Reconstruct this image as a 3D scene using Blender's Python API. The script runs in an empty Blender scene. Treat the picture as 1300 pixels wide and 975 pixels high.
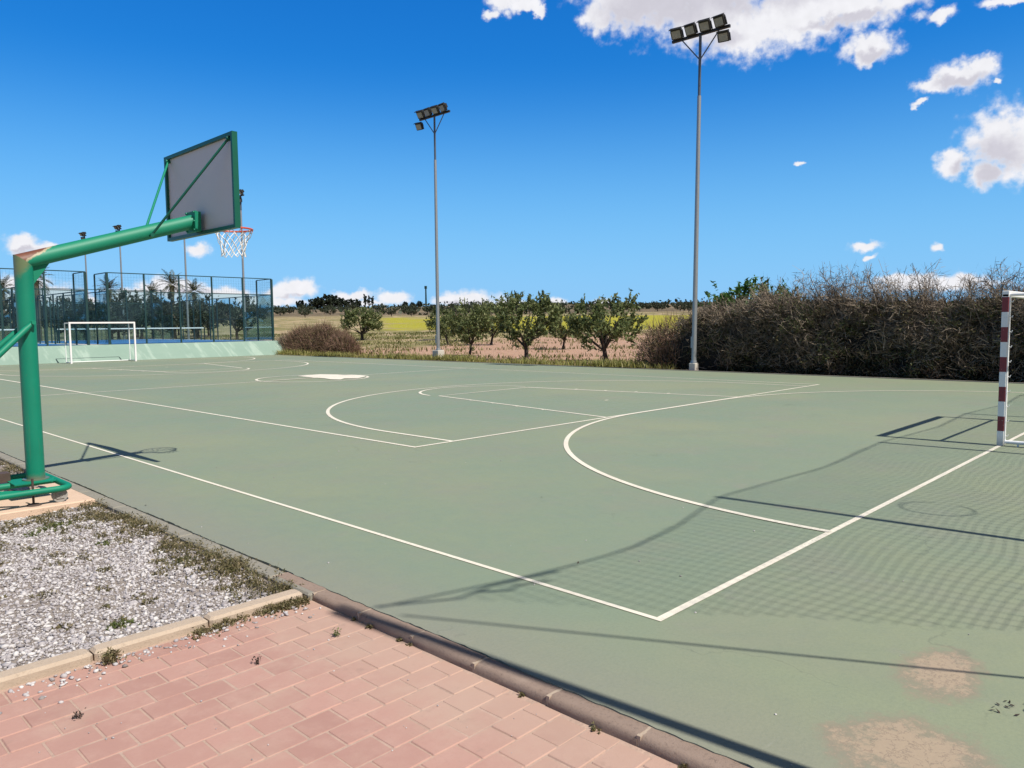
import bpy, math, random
import numpy as np
from mathutils import Vector, Matrix, Quaternion

scene = bpy.context.scene
COL = scene.collection
R = math.radians
random.seed(7)

# ------------------------------------------------------------------ helpers
class MB:
    """collects shapes and links them as ONE mesh object"""
    def __init__(self):
        self.v = []; self.f = []; self.mi = []
    def add(self, vs, fs, m=0):
        o = len(self.v)
        self.v.extend([tuple(p) for p in vs])
        self.f.extend([tuple(i + o for i in f) for f in fs])
        self.mi.extend([m] * len(fs))
    def box(self, c, s, M=None, m=0, ch=0.0):
        hx, hy, hz = s[0] / 2, s[1] / 2, s[2] / 2
        if ch <= 0:
            vs = [Vector((x, y, z)) for x in (-hx, hx) for y in (-hy, hy) for z in (-hz, hz)]
            fs = [(0, 1, 3, 2), (4, 6, 7, 5), (0, 4, 5, 1), (2, 3, 7, 6), (0, 2, 6, 4), (1, 5, 7, 3)]
        else:
            ring = lambda ax, ay, z: [Vector((-ax + ch, -ay, z)), Vector((ax - ch, -ay, z)), Vector((ax, -ay + ch, z)), Vector((ax, ay - ch, z)),
                                      Vector((ax - ch, ay, z)), Vector((-ax + ch, ay, z)), Vector((-ax, ay - ch, z)), Vector((-ax, -ay + ch, z))]
            vs = ring(hx - ch, hy - ch, -hz) + ring(hx, hy, -hz + ch) + ring(hx, hy, hz - ch) + ring(hx - ch, hy - ch, hz)
            fs = [tuple(range(7, -1, -1)), tuple(range(24, 32))]
            for k in range(3):
                for i in range(8):
                    j = (i + 1) % 8
                    fs.append((k * 8 + i, k * 8 + j, k * 8 + 8 + j, k * 8 + 8 + i))
        if M is not None: vs = [M @ p for p in vs]
        vs = [p + Vector(c) for p in vs]
        self.add(vs, fs, m)
    def tube(self, path, rad, n=10, m=0, caps=True):
        path = [Vector(p) for p in path]
        k = len(path)
        if not hasattr(rad, '__len__'): rad = [rad] * k
        vs = []; up = None
        for i, p in enumerate(path):
            t = (path[min(i + 1, k - 1)] - path[max(i - 1, 0)]).normalized()
            if up is None:
                up = Vector((0, 0, 1)) if abs(t.z) < .9 else Vector((1, 0, 0))
            a = t.cross(up).normalized(); b = a.cross(t).normalized(); up = b
            for j in range(n):
                w = 2 * math.pi * j / n
                vs.append(p + (a * math.cos(w) + b * math.sin(w)) * rad[i])
        fs = []
        for i in range(k - 1):
            for j in range(n):
                j2 = (j + 1) % n
                fs.append((i * n + j, i * n + j2, (i + 1) * n + j2, (i + 1) * n + j))
        if caps:
            fs.append(tuple(range(n - 1, -1, -1))); fs.append(tuple(range((k - 1) * n, k * n)))
        self.add(vs, fs, m)
    def cyl(self, a, b, r, n=16, m=0):
        self.tube([a, b], [r, r], n, m)
    def disc_ring(self, c, axis, rt, ro, n=24, k=8, m=0):
        """torus, ring radius ro, tube radius rt"""
        axis = Vector(axis).normalized(); x = axis.orthogonal().normalized(); y = axis.cross(x)
        vs = []; fs = []
        for i in range(n):
            w = 2 * math.pi * i / n; d = x * math.cos(w) + y * math.sin(w)
            for j in range(k):
                q = 2 * math.pi * j / k
                vs.append(Vector(c) + d * (ro + rt * math.cos(q)) + axis * rt * math.sin(q))
        for i in range(n):
            for j in range(k):
                fs.append((i * k + j, ((i + 1) % n) * k + j, ((i + 1) % n) * k + (j + 1) % k, i * k + (j + 1) % k))
        self.add(vs, fs, m)
    def prism(self, poly, z0, z1, m=0):
        n = len(poly)
        vs = [(x, y, z0) for x, y in poly] + [(x, y, z1) for x, y in poly]
        fs = [tuple(range(n - 1, -1, -1)), tuple(range(n, 2 * n))] + [(i, (i + 1) % n, n + (i + 1) % n, n + i) for i in range(n)]
        self.add(vs, fs, m)
    def build(self, name, mats, parent=None, smooth=False, loc=None):
        me = bpy.data.meshes.new(name)
        me.from_pydata(self.v, [], self.f)
        if not isinstance(mats, (list, tuple)): mats = [mats]
        for q in mats: me.materials.append(q)
        if len(mats) > 1: me.polygons.foreach_set('material_index', self.mi)
        me.update()
        if smooth:
            me.polygons.foreach_set('use_smooth', [True] * len(me.polygons))
            me.set_sharp_from_angle(angle=R(40))
        o = bpy.data.objects.new(name, me); COL.objects.link(o)
        if parent is not None: o.parent = parent
        if loc is not None: o.location = loc
        return o

def np_mesh(name, V, F, mat, parent=None, smooth=False):
    """V (n,3) float, F (m,k) int, all faces the same size: one mesh object"""
    V = np.asarray(V, np.float32); F = np.asarray(F, np.int32)
    me = bpy.data.meshes.new(name)
    me.vertices.add(len(V)); me.vertices.foreach_set('co', V.ravel())
    k = F.shape[1]
    me.loops.add(F.size); me.loops.foreach_set('vertex_index', F.ravel())
    me.polygons.add(len(F))
    me.polygons.foreach_set('loop_start', np.arange(0, F.size, k, dtype=np.int32))
    me.polygons.foreach_set('loop_total', np.full(len(F), k, np.int32))
    if smooth: me.polygons.foreach_set('use_smooth', np.ones(len(F), bool))
    me.materials.append(mat); me.update(calc_edges=True); me.validate()
    o = bpy.data.objects.new(name, me); COL.objects.link(o)
    if parent is not None: o.parent = parent
    return o

def tag(o, label=None, cat=None, group=None, kind=None):
    if label: o['label'] = label
    if cat: o['category'] = cat
    if group: o['group'] = group
    if kind: o['kind'] = kind
    return o
def thing(name, loc, label, cat, group=None, rz=0):
    o = bpy.data.objects.new(name, None); COL.objects.link(o)
    o.empty_display_size = .2
    o.location = loc; o.rotation_euler = (0, 0, rz)
    return tag(o, label, cat, group)
def copy_tree(o, parent=None):
    c = o.copy(); COL.objects.link(c); c.parent = parent
    for ch in list(o.children): copy_tree(ch, c)
    return c

# ------------------------------------------------------------------ materials
class NT:
    def __init__(self, nt): self.nt = nt
    def n(self, t, **kw):
        nd = self.nt.nodes.new(t)
        for k, v in kw.items():
            if k.startswith('i_'):
                key = k[2:]
                nd.inputs[int(key) if key.isdigit() else key.replace('_', ' ')].default_value = v
            else: setattr(nd, k, v)
        return nd
    def l(self, a, b): self.nt.links.new(a, b)
    def math(self, op, a, b=None, c=None, clamp=False):
        nd = self.nt.nodes.new('ShaderNodeMath'); nd.operation = op; nd.use_clamp = clamp
        for i, v in enumerate((a, b, c)):
            if v is None: continue
            if isinstance(v, (int, float)): nd.inputs[i].default_value = v
            else: self.l(v, nd.inputs[i])
        return nd.outputs[0]
    def step(self, v, lo, hi, to0=0., to1=1., smooth=True):
        nd = self.nt.nodes.new('ShaderNodeMapRange'); nd.interpolation_type = 'SMOOTHSTEP' if smooth else 'LINEAR'
        nd.inputs[1].default_value = lo; nd.inputs[2].default_value = hi; nd.inputs[3].default_value = to0; nd.inputs[4].default_value = to1
        self.l(v, nd.inputs[0]); return nd.outputs[0]
    def mix(self, fac, a, b):
        nd = self.nt.nodes.new('ShaderNodeMix'); nd.data_type = 'RGBA'
        for i, v in ((0, fac), (6, a), (7, b)):
            if isinstance(v, (int, float)): nd.inputs[i].default_value = v
            elif isinstance(v, (tuple, list)): nd.inputs[i].default_value = (*v[:3], 1)
            else: self.l(v, nd.inputs[i])
        return nd.outputs[2]
    def noise(self, vec, scale, detail=4, rough=.55, dist=0.):
        nd = self.n('ShaderNodeTexNoise'); nd.inputs['Scale'].default_value = scale; nd.inputs['Detail'].default_value = detail
        nd.inputs['Roughness'].default_value = rough; nd.inputs['Distortion'].default_value = dist
        if vec is not None: self.l(vec, nd.inputs['Vector'])
        return nd.outputs['Fac']
    def pos(self): return self.n('ShaderNodeNewGeometry').outputs['Position']
    def obj(self): return self.n('ShaderNodeTexCoord').outputs['Object']
    def island(self): return self.n('ShaderNodeNewGeometry').outputs['Random Per Island']
    def scale(self, v, s):
        nd = self.n('ShaderNodeVectorMath', operation='MULTIPLY'); self.l(v, nd.inputs[0]); nd.inputs[1].default_value = s; return nd.outputs[0]
    def ellipse(self, p, cx, cy, rx, ry, rot=0.):
        """distance (1 on the ellipse) in the ground plane"""
        m = self.n('ShaderNodeMapping', vector_type='TEXTURE'); self.l(p, m.inputs[0])
        m.inputs[1].default_value = (cx, cy, 0); m.inputs[2].default_value = (0, 0, rot); m.inputs[3].default_value = (rx, ry, 1000)
        ln = self.n('ShaderNodeVectorMath', operation='LENGTH'); self.l(m.outputs[0], ln.inputs[0]); return ln.outputs['Value']

def newmat(name):
    m = bpy.data.materials.new(name); m.use_nodes = True
    t = NT(m.node_tree); b = m.node_tree.nodes['Principled BSDF']
    return m, t, b
def bump(t, b, h, strength=.3, dist=.01):
    nd = t.n('ShaderNodeBump'); nd.inputs['Strength'].default_value = strength; nd.inputs['Distance'].default_value = dist
    t.l(h, nd.inputs['Height']); t.l(nd.outputs[0], b.inputs['Normal'])
def simple(name, col, rough=.6, metal=0., var=.12, vscale=6., bmp=0., bscale=60., spec=.4, dirt=None, dirt_scale=9., dirt_cut=.62):
    m, t, b = newmat(name)
    p = t.obj(); n1 = t.noise(p, vscale, 5)
    c0 = tuple(max(0, x * (1 - var)) for x in col); c1 = tuple(min(1, x * (1 + var)) for x in col)
    c = t.mix(n1, c0, c1)
    if dirt:
        c = t.mix(t.step(t.noise(p, dirt_scale, 6, .65), dirt_cut, dirt_cut + .12), c, dirt)
    t.l(c, b.inputs['Base Color'])
    b.inputs['Roughness'].default_value = rough; b.inputs['Metallic'].default_value = metal
    b.inputs['Specular IOR Level'].default_value = spec
    if bmp > 0: bump(t, b, t.noise(p, bscale, 4), bmp)
    return m
def leafmat(name, cols, trans=.25, rough=.55, spec=.3):
    m, t, b = newmat(name)
    r = t.island()
    cr = t.n('ShaderNodeValToRGB'); t.l(r, cr.inputs[0])
    el = cr.color_ramp.elements
    while len(el) < len(cols): el.new(.5)
    for i, c in enumerate(cols):
        el[i].position = i / (len(cols) - 1); el[i].color = (*c, 1)
    t.l(cr.outputs[0], b.inputs['Base Color']); b.inputs['Roughness'].default_value = rough
    b.inputs['Specular IOR Level'].default_value = spec
    if trans > 0:
        tr = t.n('ShaderNodeBsdfTranslucent'); t.l(cr.outputs[0], tr.inputs[0])
        mx = t.n('ShaderNodeMixShader'); mx.inputs[0].default_value = trans
        out = m.node_tree.nodes['Material Output']
        t.l(b.outputs[0], mx.inputs[1]); t.l(tr.outputs[0], mx.inputs[2]); t.l(mx.outputs[0], out.inputs[0])
    return m

def court_material():
    m, t, b = newmat('court_paint')
    p = t.pos()
    big = t.noise(p, .16, 4, .6); mid = t.noise(p, .9, 6, .6); fine = t.noise(p, 55, 4, .7); speck = t.noise(p, 190, 2, .6)
    c = t.mix(t.step(big, .36, .66), (.196, .247, .172), (.240, .266, .168))
    c = t.mix(t.step(mid, .42, .74, 0, .5), c, (.236, .236, .180))
    c = t.mix(t.step(t.noise(p, .35, 8, .7), .54, .66, 0, .35), c, (.188, .220, .160))
    # worn, dusty zones
    c = t.mix(t.step(t.noise(p, 2.3, 8, .68), .56, .74, 0, .45), c, (.245, .238, .20))
    sep = t.n('ShaderNodeSeparateXYZ'); t.l(p, sep.inputs[0])
    edge = t.step(t.math('ADD', sep.outputs[0], t.math('MULTIPLY', mid, .9)), -.75, .35, .55, 0)
    c = t.mix(edge, c, (.25, .225, .19))
    c = t.mix(t.step(fine, .35, .75, 0, .22), c, (.12, .15, .112))
    c = t.mix(t.step(speck, .63, .72, 0, .4), c, (.34, .36, .30))
    # hairline cracks and scuffs
    vo = t.n('ShaderNodeTexVoronoi', feature='DISTANCE_TO_EDGE'); vo.inputs['Scale'].default_value = .42
    wp = t.n('ShaderNodeTexNoise'); wp.inputs['Scale'].default_value = 1.7; wp.inputs['Detail'].default_value = 8; t.l(p, wp.inputs['Vector'])
    wv = t.n('ShaderNodeVectorMath', operation='MULTIPLY_ADD'); t.l(wp.outputs['Color'], wv.inputs[0]); wv.inputs[1].default_value = (1.4, 1.4, 0); t.l(p, wv.inputs[2]); t.l(wv.outputs[0], vo.inputs['Vector'])
    crack = t.math('MULTIPLY', t.step(vo.outputs['Distance'], .0, .004, 1, 0), t.step(t.noise(p, .5, 4), .52, .6))
    c = t.mix(t.math('MULTIPLY', crack, .35), c, (.10, .11, .085))
    sm = t.n('ShaderNodeMapping'); t.l(p, sm.inputs[0]); sm.inputs[2].default_value = (0, 0, .6); sm.inputs[3].default_value = (2.5, 26, 1)
    c = t.mix(t.math('MULTIPLY', t.step(t.noise(sm.outputs[0], 1., 3), .66, .74, 0, .4), t.step(t.noise(p, .8, 3), .5, .62)), c, (.30, .30, .25))
    # two patches where the paint has worn off
    nz = t.math('MULTIPLY', t.math('SUBTRACT', t.noise(p, 5.5, 10, .75), .5), 1.7)
    for cx, cy, rx, ry, rot in ((.36, -1.37, .34, .19, .12), (-.47, -1.46, .33, .27, -.8), (3.12, .45, .34, .09, -1.3)):
        d = t.math('ADD', t.ellipse(p, cx, cy, rx, ry, rot), nz)
        strength = 1. if ry > .1 else .34
        c = t.mix(t.step(d, .75, 1.15, .62 * strength, 0), c, t.mix(t.noise(p, 14, 6, .7), (.225, .175, .13), (.29, .225, .17)))
        if ry > .1:
            chip = t.math('ADD', d, t.math('MULTIPLY', t.math('SUBTRACT', t.noise(p, 22, 9, .78), .5), 1.5))
            c = t.mix(t.step(chip, .45, .85, .8, 0), c, t.mix(t.noise(p, 60, 5, .75), (.33, .25, .175), (.44, .335, .235)))
            c = t.mix(t.math('MULTIPLY', t.step(t.noise(p, 17, 6, .6), .49, .51, 1, 0), t.math('MULTIPLY', t.step(t.noise(p, 17, 6, .6), .47, .49), t.step(d, .5, .9, .6, 0))), c, (.14, .11, .09))
    rg = t.noise(p, 7, 6, .7)
    t.l(c, b.inputs['Base Color'])
    t.l(t.step(rg, .3, .7, .60, .85), b.inputs['Roughness']); b.inputs['Specular IOR Level'].default_value = .35
    bump(t, b, t.noise(p, 120, 4, .7), .3, .004)
    return m
def line_paint():
    m, t, b = newmat('line_paint')
    p = t.pos()
    c = t.mix(t.step(t.noise(p, 1.2, 5), .35, .7), (.74, .69, .57), (.70, .63, .52))
    c = t.mix(t.math('MULTIPLY', t.step(t.noise(p, 46, 7, .74), .52, .62), t.step(t.noise(p, .7, 4), .42, .62, .15, .7)), c, (.34, .36, .27))
    c = t.mix(t.step(t.noise(p, 5, 6, .7), .55, .7, 0, .35), c, (.56, .52, .43))
    t.l(c, b.inputs['Base Color']); b.inputs['Roughness'].default_value = .7
    bump(t, b, t.noise(p, 120, 4, .7), .2, .004)
    return m
def paver_material():
    m, t, b = newmat('paver_clay')
    p = t.pos(); r = t.island()
    c = t.mix(r, (.375, .212, .175), (.45, .262, .215))
    c = t.mix(t.step(t.noise(p, 7, 7, .7), .42, .72, 0, .55), c, (.48, .305, .25))
    c = t.mix(t.step(t.noise(p, 70, 4, .7), .5, .75, 0, .4), c, (.36, .215, .175))
    # sand swept up against the kerb
    sep = t.n('ShaderNodeSeparateXYZ'); t.l(p, sep.inputs[0])
    s = t.math('ADD', sep.outputs[0], t.math('MULTIPLY', t.noise(p, 3.2, 7, .65), .9))
    c = t.mix(t.step(s, -1.4, -.75, 0, .55), c, (.455, .325, .25))
    c = t.mix(t.step(t.noise(p, 5.5, 8, .7), .60, .68, 0, .35), c, (.30, .20, .165))
    c = t.mix(t.step(t.noise(p, 1.6, 6, .65), .50, .70, 0, .45), c, (.46, .325, .255))
    t.l(c, b.inputs['Base Color']); b.inputs['Roughness'].default_value = .85; b.inputs['Specular IOR Level'].default_value = .25
    bump(t, b, t.noise(p, 160, 5, .75), .35, .006)
    return m
def kerb_material(name, a, bcol, cdark):
    m, t, b = newmat(name)
    p = t.pos()
    c = t.mix(t.noise(p, 5, 7, .65), a, bcol)
    c = t.mix(t.step(t.noise(p, 60, 5, .75), .5, .7, 0, .5), c, cdark)
    c = t.mix(t.step(t.noise(p, 2.2, 6, .6), .55, .75, 0, .4), c, tuple(x * 1.25 for x in bcol))
    t.l(c, b.inputs['Base Color']); b.inputs['Roughness'].default_value = .9; b.inputs['Specular IOR Level'].default_value = .2
    bump(t, b, t.noise(p, 110, 6, .75), .5, .008)
    return m
def field_material():
    m, t, b = newmat('field_soil')
    p = t.pos()
    mp = t.n('ShaderNodeMapping'); t.l(p, mp.inputs[0]); mp.inputs[2].default_value = (0, 0, R(-44.04))   # x' = depth into the fields, y' = along them
    sep = t.n('ShaderNodeSeparateXYZ'); t.l(mp.outputs[0], sep.inputs[0])
    v = sep.outputs[0]; w = sep.outputs[1]
    warp = t.math('MULTIPLY', t.math('SUBTRACT', t.noise(t.scale(p, (.02, .02, 0)), 1., 4), .5), 1.)
    vv = t.math('MULTIPLY', v, t.math('ADD', 1., t.math('MULTIPLY', warp, .5)))
    n1 = t.noise(p, .25, 7, .65); n2 = t.noise(p, 1.3, 7, .7); n3 = t.noise(p, .05, 5, .6)
    soil = t.mix(t.step(n2, .3, .7), (.37, .225, .155), (.48, .315, .23))
    soil = t.mix(t.step(t.noise(p, 6, 6, .7), .55, .7, 0, .5), soil, (.25, .16, .11))
    weeds = t.mix(n2, (.15, .14, .055), (.24, .215, .09))
    tan = t.mix(n2, (.36, .27, .16), (.45, .35, .22))
    yellow = t.mix(t.step(n2, .3, .7), (.27, .265, .03), (.39, .345, .045))
    scrub = t.mix(t.step(n1, .35, .65), (.095, .08, .05), (.20, .15, .10))
    c = t.mix(t.step(n2, .56, .68, 0, .75), soil, weeds)
    g = t.step(t.math('ADD', t.math('ADD', vv, t.math('MULTIPLY', n1, 14)), t.math('MULTIPLY', t.step(w, -4, 10), 26)), 80, 90)
    strip = t.mix(t.step(n1, .42, .56), tan, weeds)
    c = t.mix(g, c, strip)
    rel = t.math('DIVIDE', w, t.math('MAXIMUM', v, 1.))
    c = t.mix(t.math('MULTIPLY', t.step(vv, 90, 98), t.step(rel, .16, .20, 1, 0)), c, yellow)
    c = t.mix(t.step(vv, 178, 186), c, t.mix(t.step(n1, .45, .55), tan, weeds))
    c = t.mix(t.step(vv, 196, 230), c, scrub)
    c = t.mix(t.step(t.math('ADD', n3, t.math('MULTIPLY', vv, .0003)), .62, .72, 0, .6), c, (.30, .23, .15))
    t.l(c, b.inputs['Base Color']); b.inputs['Roughness'].default_value = .95; b.inputs['Specular IOR Level'].default_value = .1
    bump(t, b, t.noise(p, 3.5, 8, .7), .8, .15)
    return m
def green_paint():
    m, t, b = newmat('green_enamel')
    p = t.obj()
    c = t.mix(t.noise(p, 3, 6), (.001, .175, .098), (.002, .225, .130))
    c = t.mix(t.step(t.noise(p, 40, 5, .7), .58, .75, 0, .35), c, (.012, .29, .18))
    c = t.mix(t.step(t.noise(p, 9, 8, .72), .68, .74, 0, .75), c, (.20, .17, .12))
    t.l(c, b.inputs['Base Color']); b.inputs['Roughness'].default_value = .55; b.inputs['Specular IOR Level'].default_value = .4
    bump(t, b, t.noise(p, 30, 4), .08, .004)
    return m
def green_post():
    m, t, b = newmat('green_enamel_weathered')
    p = t.obj()
    c = t.mix(t.noise(p, 3, 6), (.001, .165, .098), (.002, .225, .135))
    c = t.mix(t.step(t.noise(p, 40, 5, .7), .58, .75, 0, .35), c, (.012, .29, .18))
    c = t.mix(t.step(t.noise(p, 13, 8, .74), .645, .69, 0, .75), c, (.16, .13, .09))
    c = t.mix(t.step(t.noise(p, 60, 5, .75), .62, .72, 0, .45), c, (.05, .30, .21))
    st = t.n('ShaderNodeMapping'); t.l(p, st.inputs[0]); st.inputs[3].default_value = (26, 26, 1.6)
    c = t.mix(t.step(t.noise(st.outputs[0], 1., 5, .6), .58, .70, 0, .35), c, (.05, .16, .10))
    sep = t.n('ShaderNodeSeparateXYZ'); t.l(p, sep.inputs[0])
    k = t.math('SUBTRACT', t.math('ADD', sep.outputs[2], t.math('MULTIPLY', t.noise(p, 9, 6, .7), .25)), t.math('MULTIPLY', sep.outputs[0], 1.2))
    c = t.mix(t.step(k, 2.36, 2.48, 0, .75), c, t.mix(t.noise(p, 24, 5), (.13, .15, .06), (.20, .17, .085)))
    c = t.mix(t.step(t.math('ADD', sep.outputs[2], t.math('MULTIPLY', t.noise(p, 16, 6, .7), .12)), .25, .31, .7, 0), c, (.17, .14, .10))
    t.l(c, b.inputs['Base Color']); b.inputs['Roughness'].default_value = .42
    bump(t, b, t.noise(p, 30, 4), .08, .004)
    return m
def green_rust():
    """the arm: paint flaked off to primer and rust over the top of the elbow"""
    m, t, b = newmat('green_enamel_flaked')
    p = t.obj()
    c = t.mix(t.noise(p, 3, 6), (.001, .175, .098), (.002, .225, .130))
    c = t.mix(t.step(t.noise(p, 40, 5, .7), .58, .75, 0, .35), c, (.012, .29, .18))
    sep = t.n('ShaderNodeSeparateXYZ'); t.l(p, sep.inputs[0])
    q = t.math('ADD', t.math('ADD', sep.outputs[0], t.math('MULTIPLY', t.math('SUBTRACT', sep.outputs[2], t.math('MULTIPLY', sep.outputs[0], .313)), -2.6)),
               t.math('MULTIPLY', t.math('SUBTRACT', t.noise(p, 16, 7, .7), .5), .22))
    # distance along the arm minus height over its axis: bare near the elbow, on top
    c = t.mix(t.step(q, .04, .07, 1, 0), c, (.36, .31, .20))
    c = t.mix(t.step(q, -.02, .01, 1, 0), c, t.mix(t.noise(p, 30, 5), (.10, .035, .022), (.19, .07, .04)))
    c = t.mix(t.step(t.noise(p, 13, 8, .74), .655, .70, 0, .7), c, (.16, .13, .09))
    c = t.mix(t.step(t.noise(p, 60, 5, .75), .62, .72, 0, .45), c, (.05, .30, .21))
    t.l(c, b.inputs['Base Color']); b.inputs['Roughness'].default_value = .55
    return m
def band_paint():
    """red and white bands 0.2 m high, worn"""
    m, t, b = newmat('banded_goal_paint')
    p = t.obj()
    sep = t.n('ShaderNodeSeparateXYZ'); t.l(p, sep.inputs[0])
    fr = t.math('FRACT', t.math('DIVIDE', t.math('ADD', sep.outputs[2], -.0), .4))
    red = t.math('GREATER_THAN', fr, .5)
    # the back of the post was never banded
    c = t.mix(red, t.mix(t.noise(p, 8, 5), (.72, .73, .72), (.80, .80, .78)), t.mix(t.noise(p, 9, 5), (.16, .018, .022), (.22, .03, .035)))
    c = t.mix(t.step(t.noise(p, 34, 7, .75), .60, .70, 0, .7), c, (.42, .40, .37))
    c = t.mix(t.step(sep.outputs[2], .02, .16, .65, 0), c, (.40, .38, .33))
    t.l(c, b.inputs['Base Color']); b.inputs['Roughness'].default_value = .5
    return m
def galv():
    m, t, b = newmat('galvanised_steel')
    p = t.obj()
    c = t.mix(t.noise(p, 12, 5, .7), (.26, .275, .285), (.38, .395, .405))
    c = t.mix(t.step(t.noise(t.scale(p, (6, 6, .6)), 3, 5), .55, .75, 0, .5), c, (.21, .225, .24))
    t.l(c, b.inputs['Base Color']); b.inputs['Metallic'].default_value = .55; b.inputs['Roughness'].default_value = .48
    return m
def glass_panel_mat():
    m, t, b = newmat('tinted_glass')
    nt = m.node_tree; out = nt.nodes['Material Output']; nt.nodes.remove(b)
    tr = t.n('ShaderNodeBsdfTransparent'); tr.inputs[0].default_value = (.80, .90, .92, 1)
    gl = t.n('ShaderNodeBsdfGlossy'); gl.inputs['Roughness'].default_value = .03; gl.inputs[0].default_value = (.8, .9, .95, 1)
    df = t.n('ShaderNodeBsdfDiffuse'); df.inputs[0].default_value = (.10, .16, .18, 1)
    fr = t.n('ShaderNodeFresnel'); fr.inputs[0].default_value = 1.5
    m1 = t.n('ShaderNodeMixShader'); m1.inputs[0].default_value = .025; t.l(tr.outputs[0], m1.inputs[1]); t.l(df.outputs[0], m1.inputs[2])
    m2 = t.n('ShaderNodeMixShader'); t.l(t.math('MULTIPLY', fr.outputs[0], .65), m2.inputs[0]); t.l(m1.outputs[0], m2.inputs[1]); t.l(gl.outputs[0], m2.inputs[2])
    t.l(m2.outputs[0], out.inputs[0])
    return m
def slope_material():
    m, t, b = newmat('turquoise_concrete')
    p = t.pos()
    c = t.mix(t.noise(p, .8, 6, .65), (.185, .275, .225), (.245, .335, .275))
    mp = t.n('ShaderNodeMapping'); t.l(p, mp.inputs[0]); mp.inputs[2].default_value = (0, R(35), 0); mp.inputs[3].default_value = (2.2, .3, .5)
    c = t.mix(t.step(t.noise(mp.outputs[0], 1., 6, .6), .52, .66, 0, .55), c, (.37, .46, .39))
    c = t.mix(t.step(t.noise(p, 3, 7, .7), .62, .75, 0, .5), c, (.16, .22, .19))
    t.l(c, b.inputs['Base Color']); b.inputs['Roughness'].default_value = .85
    bump(t, b, t.noise(p, 14, 6), .3, .02)
    return m

M = {}
M['court'] = court_material(); M['line'] = line_paint(); M['paver'] = paver_material()
M['field'] = field_material(); M['green'] = green_paint(); M['green_rust'] = green_rust(); M['green_post'] = green_post(); M['band'] = band_paint(); M['galv'] = galv()
M['glass'] = glass_panel_mat(); M['slope'] = slope_material()
M['kerb_dark'] = kerb_material('dark_kerb_concrete', (.22, .155, .122), (.33, .25, .20), (.11, .078, .062))
M['kerb_grey'] = kerb_material('grey_kerb_concrete', (.21, .20, .165), (.30, .275, .23), (.14, .135, .11))
M['kerb_beige'] = kerb_material('beige_kerb_concrete', (.40, .315, .235), (.52, .42, .33), (.26, .20, .15))
M['mortar'] = simple('mortar', (.42, .33, .25), .95, bmp=.4)
M['sand'] = simple('joint_sand', (.42, .295, .235), .95, var=.25, vscale=14, bmp=.5)
M['gravel_bed'] = simple('gravel_bed', (.24, .205, .18), .95, var=.4, vscale=30, bmp=1., bscale=45)
M['slab'] = simple('peach_concrete', (.60, .43, .315), .85, var=.12, vscale=5, bmp=.3, bscale=90, dirt=(.42, .30, .22), dirt_cut=.6)
M['green_shade'] = simple('shaded_green_enamel', (.004, .095, .062), .4, var=.25, vscale=5, dirt=(.05, .06, .04), dirt_scale=14, dirt_cut=.66)  # green enamel with shade put into the colour
M['white'] = simple('white_paint', (.78, .78, .77), .45, var=.05, dirt=(.50, .44, .40), dirt_scale=22, dirt_cut=.66)
M['white_old'] = simple('white_paint_worn', (.80, .76, .76), .5, var=.06, dirt=(.46, .30, .28), dirt_scale=6, dirt_cut=.62)
M['board'] = simple('backboard_grey', (.52, .545, .53), .55, var=.06, vscale=2, dirt=(.42, .43, .42), dirt_scale=4, dirt_cut=.66)
M['rim'] = simple('orange_enamel', (.55, .085, .045), .4, var=.15)
M['rope'] = simple('white_cord', (.75, .74, .72), .8)
M['netcord'] = simple('dark_cord', (.06, .07, .06), .8)
M['rubber'] = simple('grey_rubber', (.30, .285, .26), .8, dirt=(.2, .18, .16))
M['rusty'] = simple('rusty_iron', (.075, .05, .04), .75, var=.4, vscale=20)
M['steel_dark'] = simple('dark_teal_steel', (.014, .045, .047), .45)
M['steel_navy'] = simple('dark_pole_paint', (.075, .10, .14), .45)
M['lamp_body'] = simple('black_lamp_housing', (.018, .018, .018), .5)
def lens():
    m, t, b = newmat('lamp_glass'); b.inputs['Base Color'].default_value = (.42, .40, .35, 1); b.inputs['Roughness'].default_value = .12
    p = t.obj(); t.l(t.mix(t.noise(p, 9, 3), (.20, .19, .165), (.34, .325, .285)), b.inputs['Base Color'])
    return m
M['lens'] = lens()
M['plinth'] = simple('pale_concrete', (.52, .48, .42), .9, bmp=.3)
M['blue_turf'] = simple('blue_turf', (.05, .17, .38), .9, var=.25, vscale=3)
M['platform'] = simple('platform_concrete', (.48, .47, .43), .9, var=.15, vscale=2)
M['bark'] = simple('dark_bark', (.045, .036, .03), .95, var=.35, vscale=12, bmp=.8, bscale=30)
M['palm_trunk'] = simple('palm_trunk', (.15, .11, .08), .95, var=.3, vscale=10, bmp=.8, bscale=20)
M['almond'] = leafmat('almond_leaf', [(.045, .066, .022), (.095, .128, .042), (.165, .20, .075), (.27, .285, .13)], .33)
M['orchard'] = leafmat('grey_green_leaf', [(.022, .036, .018), (.045, .058, .030), (.075, .078, .045)], .15)
M['pine'] = leafmat('pine_needles', [(.012, .020, .014), (.020, .030, .018), (.032, .042, .024)], .05)
M['back_tree'] = leafmat('dusty_leaf', [(.022, .034, .020), (.04, .052, .03), (.085, .09, .06)], .15)
M['bright_leaf'] = leafmat('fresh_leaf', [(.03, .085, .015), (.055, .13, .022), (.10, .19, .035)], .3)
M['palm'] = leafmat('palm_leaf', [(.035, .045, .02), (.075, .08, .035), (.15, .12, .06)], .15)
M['twig'] = leafmat('grey_brown_twigs', [(.045, .035, .026), (.14, .105, .078), (.36, .29, .22), (.19, .145, .105)], .0, .8)
M['twig_leaf'] = leafmat('olive_scale_leaf', [(.04, .045, .016), (.085, .085, .034), (.17, .15, .07), (.17, .115, .07)], .2)
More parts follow.
